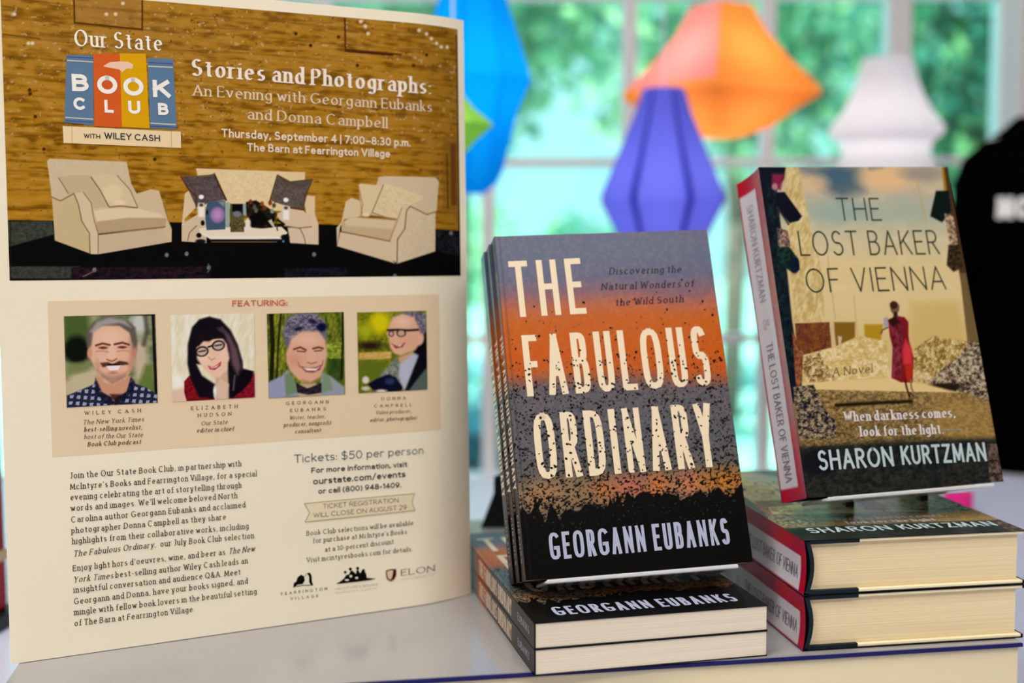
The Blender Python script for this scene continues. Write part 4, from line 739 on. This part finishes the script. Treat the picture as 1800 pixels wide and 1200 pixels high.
def make_paperback():
    t = empty('paperback', Matrix.Identity(4), 'x', 'book')
    # block of pages
    MB().box(.0012, BW - .0006, .0006, BT - .0006, .0006, BL2 - .0006).build('page_block', mat('page_edges', (226, 208, 178), rough=.8, spec=.05, nscale=90, stretch=(.05, 14, .05), namt=.07, bump=.3), t)
    # cover: front, spine, back in one wrapped sheet
    U, V, Q = gridmesh(0, BW, 0, BL2, 300, 440); X, Y = AS.px(U, V); C = p_ordinary(X, Y, U / BW, V / BL2)
    VV = [np.stack([U, U * 0, V], 1)]; QQ = [Q]; CC = [alb(C, .74)]; n = len(U)
    U2, V2, Q2 = gridmesh(0, BT, 0, BL2, 22, 300); C2 = p_spine(0, 0, 1 - U2 / BT, V2 / BL2)
    VV.append(np.stack([U2 * 0, U2, V2], 1)); QQ.append(Q2[:, ::-1] + n); CC.append(alb(C2, .95)); n += len(U2)
    bx = MB().box(0, BW, .0001, .0005, 0, BL2).box(0, BW, BT - .0005, BT, 0, BL2).box(.0001, .0006, 0.0002, BT - .0002, 0, BL2)
    VV.append(np.array(bx.V)); QQ.append(np.array(bx.F) + n); CC.append(np.ones((len(bx.V), 3)) * alb((30, 30, 34)))
    cv = mk('cover', np.concatenate(VV), np.concatenate([q for q in QQ]), GLOSSINK, t, col=np.concatenate(CC))
    S = AS; TT = S.text; cr = (252, 226, 186)
    for s_, x0, y0, x1, y1, cap in (('THE', 903, 558, 1031, 551, 98), ('FABULOUS', 927, 697, 1252, 677, 106), ('ORDINARY', 946, 843, 1262, 820, 114)): TT('title_lettering', s_, x0, y0, x1, y1, cap, 'cond', cr, .00012)
    for s_, x0, y0, x1, y1 in (('Discovering the', 1070, 483, 1198, 479), ('Natural Wonders of', 1056, 510, 1220, 504), ('the Wild South', 1081, 538, 1202, 531)): TT('subtitle_lettering', s_, x0, y0, x1, y1, 12.5, 'italb', (44, 26, 44), .00012)
    TT('author_lettering', 'GEORGANN EUBANKS', 968, 984, 1284, 956, 47, 'condb', (186, 188, 206), .00012)
    # flock of birds crossing the letters
    r = np.random.default_rng(3); V = []; Qd = []
    for k in range(820):
        v = r.beta(2.2, 2.6) * .74 + .14; u = r.uniform(.02, .985)
        if v > .62 and r.random() > .22: continue
        s_ = r.uniform(.0006, .0013); a = r.uniform(0, 3.14); e = r.uniform(.45, .85); b = len(V); m_ = 5
        for j in range(m_):
            q = 2 * math.pi * j / m_; x_, z_ = s_ * math.cos(q) * r.uniform(.7, 1.2), s_ * e * math.sin(q)
            V.append((u * BW + x_ * math.cos(a) - z_ * math.sin(a), -.00026, v * BL2 + x_ * math.sin(a) + z_ * math.cos(a)))
        Qd.append(tuple(range(b, b + m_)))
    mk('bird_print', V, Qd, mat('black_ink', (6, 6, 9), rough=.5, spec=.1), cv)
    for part, (V, Q, Cc) in S.L.items(): mk(part, V, Q, GLOSSINK, cv, col=np.array(Cc))
    S.L = {}
    # spine lettering, reading down
    V = []; Qd = []; CC = []
    for s_, z1, z0, hh, st, c in (('THE FABULOUS ORDINARY', .166, .060, .0112, 'condb', (226, 200, 170)), ('EUBANKS', .043, .012, .005, 'cond', (170, 176, 190))):
        a, q = lay_text(s_, z1 - z0, hh, st); b = len(V)
        V += [(-.00012 - p[2], BT / 2 + hh / 2 - p[1], z1 - p[0]) for p in a]; Qd += [tuple(i + b for i in f) for f in q]; CC += [tuple(alb(c))] * len(a)
    mk('spine_lettering', V, Qd, GLOSSINK, cv, col=np.array(CC))
    return t
pb = make_paperback()
def put(o, fr, label, group):
    o.matrix_world = mat4(fr); o['label'] = label; o['group'] = group; return o
(ex, ey, ez), o0 = afr
G1 = 'copies of the black, orange and grey paperback'
put(pb, afr, 'front-most of three leaning paperbacks, its orange and grey cover in full view', G1)
for i, lab in ((1, 'middle one of the three leaning paperbacks, only its spine showing'), (2, 'rearmost of the three leaning paperbacks, resting against the black easel')):
    put(copy_tree(pb), ((ex, ey, ez), o0 + ey * (BT + .0006) * i - ex * .0012 * i * (1 if i == 2 else 1) + ez * .0004 * i), lab, G1)
stk = frame((.0128, .7405, 0), .2298, math.pi / 2)[0]
for i, lab in ((1, 'lower of the two paperbacks lying flat, directly on the grey riser top'), (2, 'upper of the two paperbacks lying flat, under the leaning trio')):
    put(copy_tree(pb), (stk, np.array([.0128, .7405, i * (BT + .0002)])), lab, G1)

# ---------------------------------------------------------------- hardcovers
HW, HL, HT = .1552, .2343, .0362
bfr = frame((.1973, .8200, .0931), .2783, .3004, .0139)
BS = Sheet(bfr); BS.gain = .82
def p_vienna(X, Y, u, v):
    P = Paint(X, Y, (222, 196, 140))
    ys = [293, 330, 370, 420, 470, 540, 600, 660, 690, 720, 760, 800, 880]; cs = [(190, 168, 134), (196, 176, 146), (172, 174, 150), (206, 190, 150), (222, 194, 136), (222, 194, 136), (214, 184, 120), (210, 180, 112), (196, 160, 104), (140, 110, 66), (120, 92, 52), (74, 62, 44), (30, 38, 34)]
    for k in range(3): P.C[:, k] = np.interp(Y, ys, [c[k] for c in cs])
    P.mix(np.clip((fbm(X / 26, Y / 14, 3) - .5) * 2, 0, 1) * .5 * (Y < 520), (238, 208, 160))
    P.poly([(1405, 293), (1510, 293), (1520, 335), (1480, 350), (1440, 330)], (96, 108, 112), 22); P.poly([(1525, 290), (1560, 290), (1550, 300), (1528, 300)], (60, 86, 120), 6); P.ell(1470, 310, 28, 18, (70, 98, 112), 18); P.ell(1430, 322, 26, 16, (222, 184, 138), 14, a=.8); P.ell(1560, 312, 46, 22, (232, 186, 132), 20); P.ell(1620, 305, 36, 12, (150, 140, 128), 12, a=.8); P.ell(1580, 370, 60, 22, (170, 176, 152), 24, a=.7); P.ell(1475, 372, 44, 22, (150, 168, 156), 20, a=.7)
    P.poly([(1378, 293), (1402, 293), (1420, 380), (1442, 480), (1450, 566), (1396, 566), (1385, 430)], (210, 182, 120), 8, .8); P.tex([(1378, 293), (1402, 293), (1424, 390), (1445, 480), (1450, 566), (1396, 566), (1385, 430)], (180, 148, 80), (232, 206, 150), 8, 20, 6, a=.7)
    P.line([(1455, 450), (1468, 560)], 1.6, (176, 146, 92), 2, .7); P.line([(1501, 520), (1508, 600)], 1.4, (176, 146, 92), 2, .7); P.line([(1612, 320), (1628, 390)], 3, (196, 160, 100), 4, .6)
    # left facade
    P.poly([(1330, 290), (1382, 290), (1378, 315), (1362, 335), (1372, 400), (1384, 480), (1392, 560), (1404, 640), (1412, 690), (1384, 720), (1360, 500)], (9, 16, 30), 3); P.tex([(1345, 320), (1366, 330), (1380, 470), (1398, 640), (1380, 690), (1362, 500)], (2, 6, 16), (22, 48, 50), 6, 9, 8, a=.8)
    P.poly([(1357, 305), (1378, 306), (1372, 334), (1357, 330)], (128, 30, 60), 5); P.ell(1362, 328, 5, 6, (176, 120, 116), 3)
    P.poly([(1364, 338), (1379, 337), (1410, 380), (1404, 388), (1388, 392), (1362, 362)], (6, 10, 26), 2); P.line([(1366, 364), (1386, 394)], 3, (60, 40, 34), 2); P.tex([(1366, 400), (1384, 405), (1390, 430), (1380, 450), (1368, 430)], (60, 34, 44), (190, 156, 128), 4, 4, 9)
    P.tex([(1364, 434), (1388, 434), (1404, 456), (1406, 474), (1394, 480), (1380, 470), (1366, 470)], (4, 10, 20), (26, 60, 44), 4, 4, 10); P.ell(1397, 466, 8, 14, (6, 18, 40), 3)
    # right facade
    P.poly([(1655, 292), (1668, 292), (1672, 330), (1660, 340)], (160, 116, 20), 4); P.poly([(1659, 292), (1668, 292), (1690, 420), (1712, 560), (1720, 620), (1702, 610), (1690, 500), (1672, 400), (1664, 330)], (74, 46, 26), 3); P.poly([(1688, 480), (1698, 480), (1720, 600), (1702, 608)], (112, 88, 50), 4)
    P.poly([(1645, 335), (1668, 335), (1672, 372), (1656, 391), (1635, 380)], (6, 22, 16), 2); P.tex([(1660, 375), (1676, 380), (1684, 430), (1670, 430)], (80, 40, 24), (216, 190, 150), 4, 4, 3); P.tex([(1667, 430), (1686, 430), (1692, 470), (1676, 478), (1664, 466)], (10, 14, 8), (84, 60, 30), 4, 4, 4)
    # ruins
    P.tex([(1397, 568), (1458, 566), (1464, 612), (1448, 616), (1402, 626)], (90, 40, 34), (132, 76, 26), 7, 7, 5); P.poly([(1466, 566), (1503, 566), (1503, 594), (1468, 611)], (130, 92, 24), 3); P.poly([(1519, 570), (1552, 570), (1548, 600), (1521, 612)], (178, 134, 24), 4); P.poly([(1458, 570), (1465, 572), (1470, 610), (1462, 612)], (206, 180, 128), 2); P.poly([(1473, 590), (1480, 592), (1478, 608), (1474, 608)], (214, 176, 140), 2)
    P.tex([(1405, 626), (1470, 608), (1510, 590), (1560, 600), (1562, 660), (1420, 676)], (200, 162, 86), (232, 208, 156), 9, 7, 6); P.poly([(1600, 530), (1686, 530), (1700, 610), (1640, 600), (1600, 620)], (206, 170, 96), 16, .7); P.tex([(1608, 612), (1640, 590), (1700, 600), (1730, 640), (1722, 690), (1600, 668)], (120, 88, 20), (226, 200, 140), 5, 5, 14)
    P.tex([(1404, 630), (1440, 620), (1470, 668), (1420, 678)], (110, 74, 24), (232, 206, 150), 5, 5, 15); P.tex([(1392, 580), (1412, 620), (1410, 670), (1400, 690)], (96, 40, 30), (160, 100, 54), 5, 6, 15)
    P.tex([(1630, 670), (1680, 630), (1706, 600), (1726, 600), (1745, 710), (1700, 690), (1660, 686)], (44, 28, 20), (206, 184, 146), 4.5, 4, 16, k=4); P.ell(1662, 680, 30, 7, (36, 22, 14), 4)
    P.poly([(1410, 672), (1560, 664), (1640, 678), (1700, 694), (1640, 700), (1410, 684)], (226, 192, 128), 4); P.tex([(1405, 684), (1700, 690), (1745, 710), (1765, 850), (1420, 880), (1395, 700)], (76, 56, 26), (176, 142, 84), 5, 3.2, 17, a=.85, k=3.2); P.poly([(1640, 695), (1745, 705), (1755, 790), (1640, 760)], (180, 140, 70), 24, .5); P.line([(1470, 712), (1540, 708), (1602, 705)], 6, (22, 20, 4), 4); P.tex([(1394, 680), (1430, 676), (1450, 720), (1470, 740), (1470, 770), (1405, 770)], (20, 18, 26), (176, 150, 110), 6, 4.5, 18, k=4)
    P.poly([(1400, 790), (1550, 776), (1765, 770), (1765, 855), (1415, 882)], (22, 30, 24), 14, .95); P.tex([(1400, 785), (1765, 770), (1765, 855), (1415, 882)], (4, 14, 16), (66, 54, 44), 8, 6, 19, a=.6); P.ell(1440, 812, 34, 24, (10, 12, 20), 12, a=.8); P.tex([(1735, 780), (1765, 780), (1768, 850), (1740, 850)], (34, 22, 14), (120, 98, 84), 6, 6, 20)
    # woman in a red coat walking away
    P.poly([(1556, 660), (1570, 640), (1610, 650), (1650, 664), (1570, 672)], (232, 200, 150), 6, .7)
    P.ell(1573, 541, 8, 10.5, (112, 84, 60), 2); P.ell(1571, 536, 7, 7, (60, 28, 18), 2); P.poly([(1571, 548), (1577, 548), (1579, 557), (1570, 557)], (50, 22, 16), 2); P.poly([(1553, 560), (1560, 556), (1562, 572), (1554, 576)], (164, 156, 160), 2); P.line([(1561, 575), (1551, 580), (1549, 586)], 2.4, (90, 62, 40))
    P.poly([(1561, 562), (1575, 555), (1590, 557), (1597, 566), (1597, 590), (1598, 598), (1606, 628), (1604, 672), (1584, 672), (1567, 664), (1569, 610), (1564, 590)], (126, 18, 28), 2); P.tex([(1563, 562), (1580, 556), (1588, 580), (1584, 665), (1568, 662), (1570, 605)], (84, 10, 16), (140, 50, 66), 4, 8, 4); P.poly([(1592, 596), (1602, 612), (1604, 640), (1588, 640), (1586, 615)], (208, 50, 56), 5); P.poly([(1590, 640), (1605, 640), (1601, 672), (1594, 668)], (176, 40, 20), 3); P.poly([(1561, 562), (1575, 556), (1582, 566), (1570, 575)], (44, 14, 12), 3)
    P.line([(1591, 668), (1594, 682), (1599, 697)], 3.4, (60, 20, 20)); P.line([(1601, 668), (1602, 682), (1608, 694)], 3, (140, 100, 70)); P.line([(1600, 690), (1606, 696)], 3, (70, 50, 16))
    return P.C
def p_hspine(X, Y, u, v):
    P = Paint(u * 40, (1 - v) * 580, (168, 8, 30)); P.tex(None, (176, 4, 24), (150, 10, 60), 9, 40, 3)
    m = np.clip((u - .02) * 60, 0, 1) * np.clip((.66 - u) * 60, 0, 1) * np.clip((v - .035) * 160, 0, 1) * np.clip((.955 - v) * 160, 0, 1); P.mix(m, (196, 184, 184)); return P.C
def make_hard():
    t = empty('hardcover_book', Matrix.Identity(4), 'x', 'book')
    bd = .0026
    MB().box(.006, HW - .004, bd + .0002, HT - bd - .0002, .0035, HL - .0035).build('page_block', mat('hardcover_page_edges', (232, 206, 158), rough=.85, spec=.05, nscale=80, stretch=(.05, 14, .05), namt=.08, bump=.3), t)
    CR = mat('cream_board', (240, 220, 176), rough=.7); NV = mat('dark_book_cloth', (8, 26, 34), rough=.6, nscale=120, namt=.2)
    MB().box(.038, HW - .0008, .0004, bd, .0006, HL - .0006).box(.038, HW - .0008, HT - bd, HT - .0004, .0006, HL - .0006).build('boards', CR, t, bevel=.0006)
    q = MB().box(.0036, .0382, .0004, bd + .0002, .0005, HL - .0005).box(.0036, .0382, HT - bd - .0002, HT - .0004, .0005, HL - .0005)
    prof = [(.0006 + .0040 * (1 - ((yy - HT / 2) / (HT / 2)) ** 2) * 1.0, yy) for yy in np.linspace(.0012, HT - .0012, 10)]
    pts = [(a, b) for a, b in prof] + [(a + .0028, b) for a, b in prof[::-1]]
    q.prism(pts, .0005, HL - .0005, axis=2); q.build('cloth_spine', NV, t)
    U, V, Q = gridmesh(0, HW, 0, HL, 290, 440); X, Y = BS.px(U, V); C = p_vienna(X, Y, U / HW, V / HL)
    VV = [np.stack([U, U * 0, V], 1)]; QQ = [Q]; CC = [alb(C, .82)]; n = len(U)
    U2, V2, Q2 = gridmesh(0, HT, 0, HL, 40, 300); C2 = p_hspine(0, 0, 1 - U2 / HT, V2 / HL); dep = .0018 * (1 - ((U2 - HT / 2) / (HT / 2)) ** 2)
    VV.append(np.stack([dep, U2, V2], 1)); QQ.append(Q2[:, ::-1] + n); CC.append(alb(C2)); n += len(U2)
    bx = MB().box(0, HW, .0001, .0004, 0, HL).box(0, HW, HT - .0003, HT, 0, HL).box(HW - .0004, HW, 0, bd, 0, HL).box(HW - .0004, HW, HT - bd, HT, 0, HL)
    VV.append(np.array(bx.V)); QQ.append(np.array(bx.F) + n); CC.append(np.ones((len(bx.V), 3)) * alb((20, 24, 26)))
    jk = mk('dust_jacket', np.concatenate(VV), np.concatenate(QQ), GLOSSINK, t, col=np.concatenate(CC))
    TT = BS.text; dk = (62, 66, 48); L = .00012
    TT('title_lettering', 'THE', 1474, 388, 1550, 388, 40, 'deco', (50, 66, 62), L); TT('title_lettering', 'LOST BAKER', 1407, 450, 1652, 447, 43, 'deco', dk, L); TT('title_lettering', 'OF VIENNA', 1419, 515, 1664, 509, 42, 'deco', dk, L)
    TT('subtitle_lettering', 'A Novel', 1463, 661, 1534, 655, 15, 'ital', (120, 108, 70), L); TT('tagline_lettering', 'When darkness comes,', 1484, 741, 1680, 733, 17, 'serifb', (226, 214, 206), L); TT('tagline_lettering', 'look for the light.', 1512, 767, 1660, 762, 17, 'serifb', (226, 214, 206), L)
    TT('tagline_lettering', '–', 1655, 759, 1692, 758, 10, 'sans', (150, 160, 170), L)
    TT('author_lettering', 'SHARON', 1440, 827, 1572, 819, 35, 'decob', (190, 204, 200), L); TT('author_lettering', 'KURTZMAN', 1586, 817, 1735, 810, 33, 'decob', (190, 204, 200), L)
    for part, (V, Q, Cc) in BS.L.items(): mk(part, V, Q, GLOSSINK, jk, col=np.array(Cc))
    BS.L = {}
    V = []; Qd = []; CC = []
    for s_, z1, z0, hh, st, c in (('SHARON KURTZMAN', .214, .142, .0085, 'sans', (150, 138, 146)), ('&', .130, .121, .009, 'serif', (184, 150, 154)), ('THE LOST BAKER OF VIENNA', .112, .013, .0088, 'sans', (116, 108, 116))):
        a, q = lay_text(s_, z1 - z0, hh, st); b = len(V); yc = HT * .66
        for p in a:
            yy = yc + hh / 2 - p[1]; V.append((.0018 * (1 - ((yy - HT / 2) / (HT / 2)) ** 2) - .00012 - p[2], yy, z1 - p[0]))
        Qd += [tuple(i + b for i in f) for f in q]; CC += [tuple(alb(c))] * len(a)
    mk('spine_lettering', V, Qd, GLOSSINK, jk, col=np.array(CC))
    return t
hb = make_hard(); G2 = 'copies of the hardcover with a red spine'
put(hb, bfr, 'hardcover propped upright at the right, street scene cover and red spine facing out', G2)
hst = frame((0, 0, 0), .1648, math.pi / 2)[0]
for i, lab in ((1, 'lower of the two hardcovers lying flat, cream page edges, directly on the riser'), (2, 'upper of the two hardcovers lying flat, under the propped hardcover')):
    put(copy_tree(hb), (hst, np.array([.1873, .7835, i * (HT + .0004)])), lab, G2)

# ---------------------------------------------------------------- easels carrying the propped books
def easel(fr, depth, wd, ztop, m, lip, label, legs):
    """ledge under the book, backrest behind it, both in the book's tilted frame"""
    t = empty('book_easel', mat4(fr), label, 'easel')
    MB().box(.012, wd - .012, -.004, min(depth + .008, .031), -.0036, -.0014).build('ledge', lip, t, bevel=.0008)
    MB().box(.0125, wd - .0125, -.0062, -.0041, -.0036, -.0008).build('lip', lip, t, bevel=.0008)
    for x in (.035, wd - .047): MB().box(x, x + .012, depth + .003, depth + .006, .012, .17).build('upright', m, t, bevel=.0008)
    MB().box(.03, wd - .03, depth + .003, depth + .006, .11, .122).build('crossbar', m, t, bevel=.0008)
    inv = mat4(fr).inverted()
    for pts, y0, y1 in legs:
        V = []
        for yy in (y0, y1):
            for x, z in pts: V.append(tuple(inv @ Vector((x, yy, z))))
        n = len(pts); mk('leg', V, [tuple(range(n)), tuple(range(2 * n - 1, n - 1, -1))] + [(i, i + n, (i + 1) % n + n, (i + 1) % n) for i in range(n)], m, t)
    return t
BP = mat('black_plastic'); CL = mat('clear_acrylic', (232, 236, 244), rough=.12, spec=.6, raw=True, trans=.35)
a = hit(845, 925, Y=1.13); b = hit(892, 925, Y=1.13); c = hit(868, 866, Y=1.13); d = hit(868, 838, Y=1.13); e_ = hit(895, 838, Y=1.13)
z_ = .0006
easel(afr, BT * 3 + .0035, BW, .2, BP, CL, 'black book easel with clear lip holding the three leaning paperbacks', [([(a[0], z_), (b[0] + .03, z_), (e_[0] + .03, e_[2] + .02), (d[0], d[2]), (c[0], c[2])], 1.128, 1.132),
    ([(.05, 2 * BT + .0008), (.056, 2 * BT + .0008), (.056, .05), (.05, .05)], .845, .90), ([(.10, 2 * BT + .0008), (.106, 2 * BT + .0008), (.106, .05), (.10, .05)], .86, .91)])
easel(bfr, HT + .002, HW, .2, BP, CL, 'clear book easel under the propped hardcover, on the right book pile', [([(.24, 2 * HT + .0012), (.246, 2 * HT + .0012), (.246, .092), (.24, .092)], .88, .93), ([(.30, 2 * HT + .0012), (.306, 2 * HT + .0012), (.306, .092), (.30, .092)], .90, .95)])
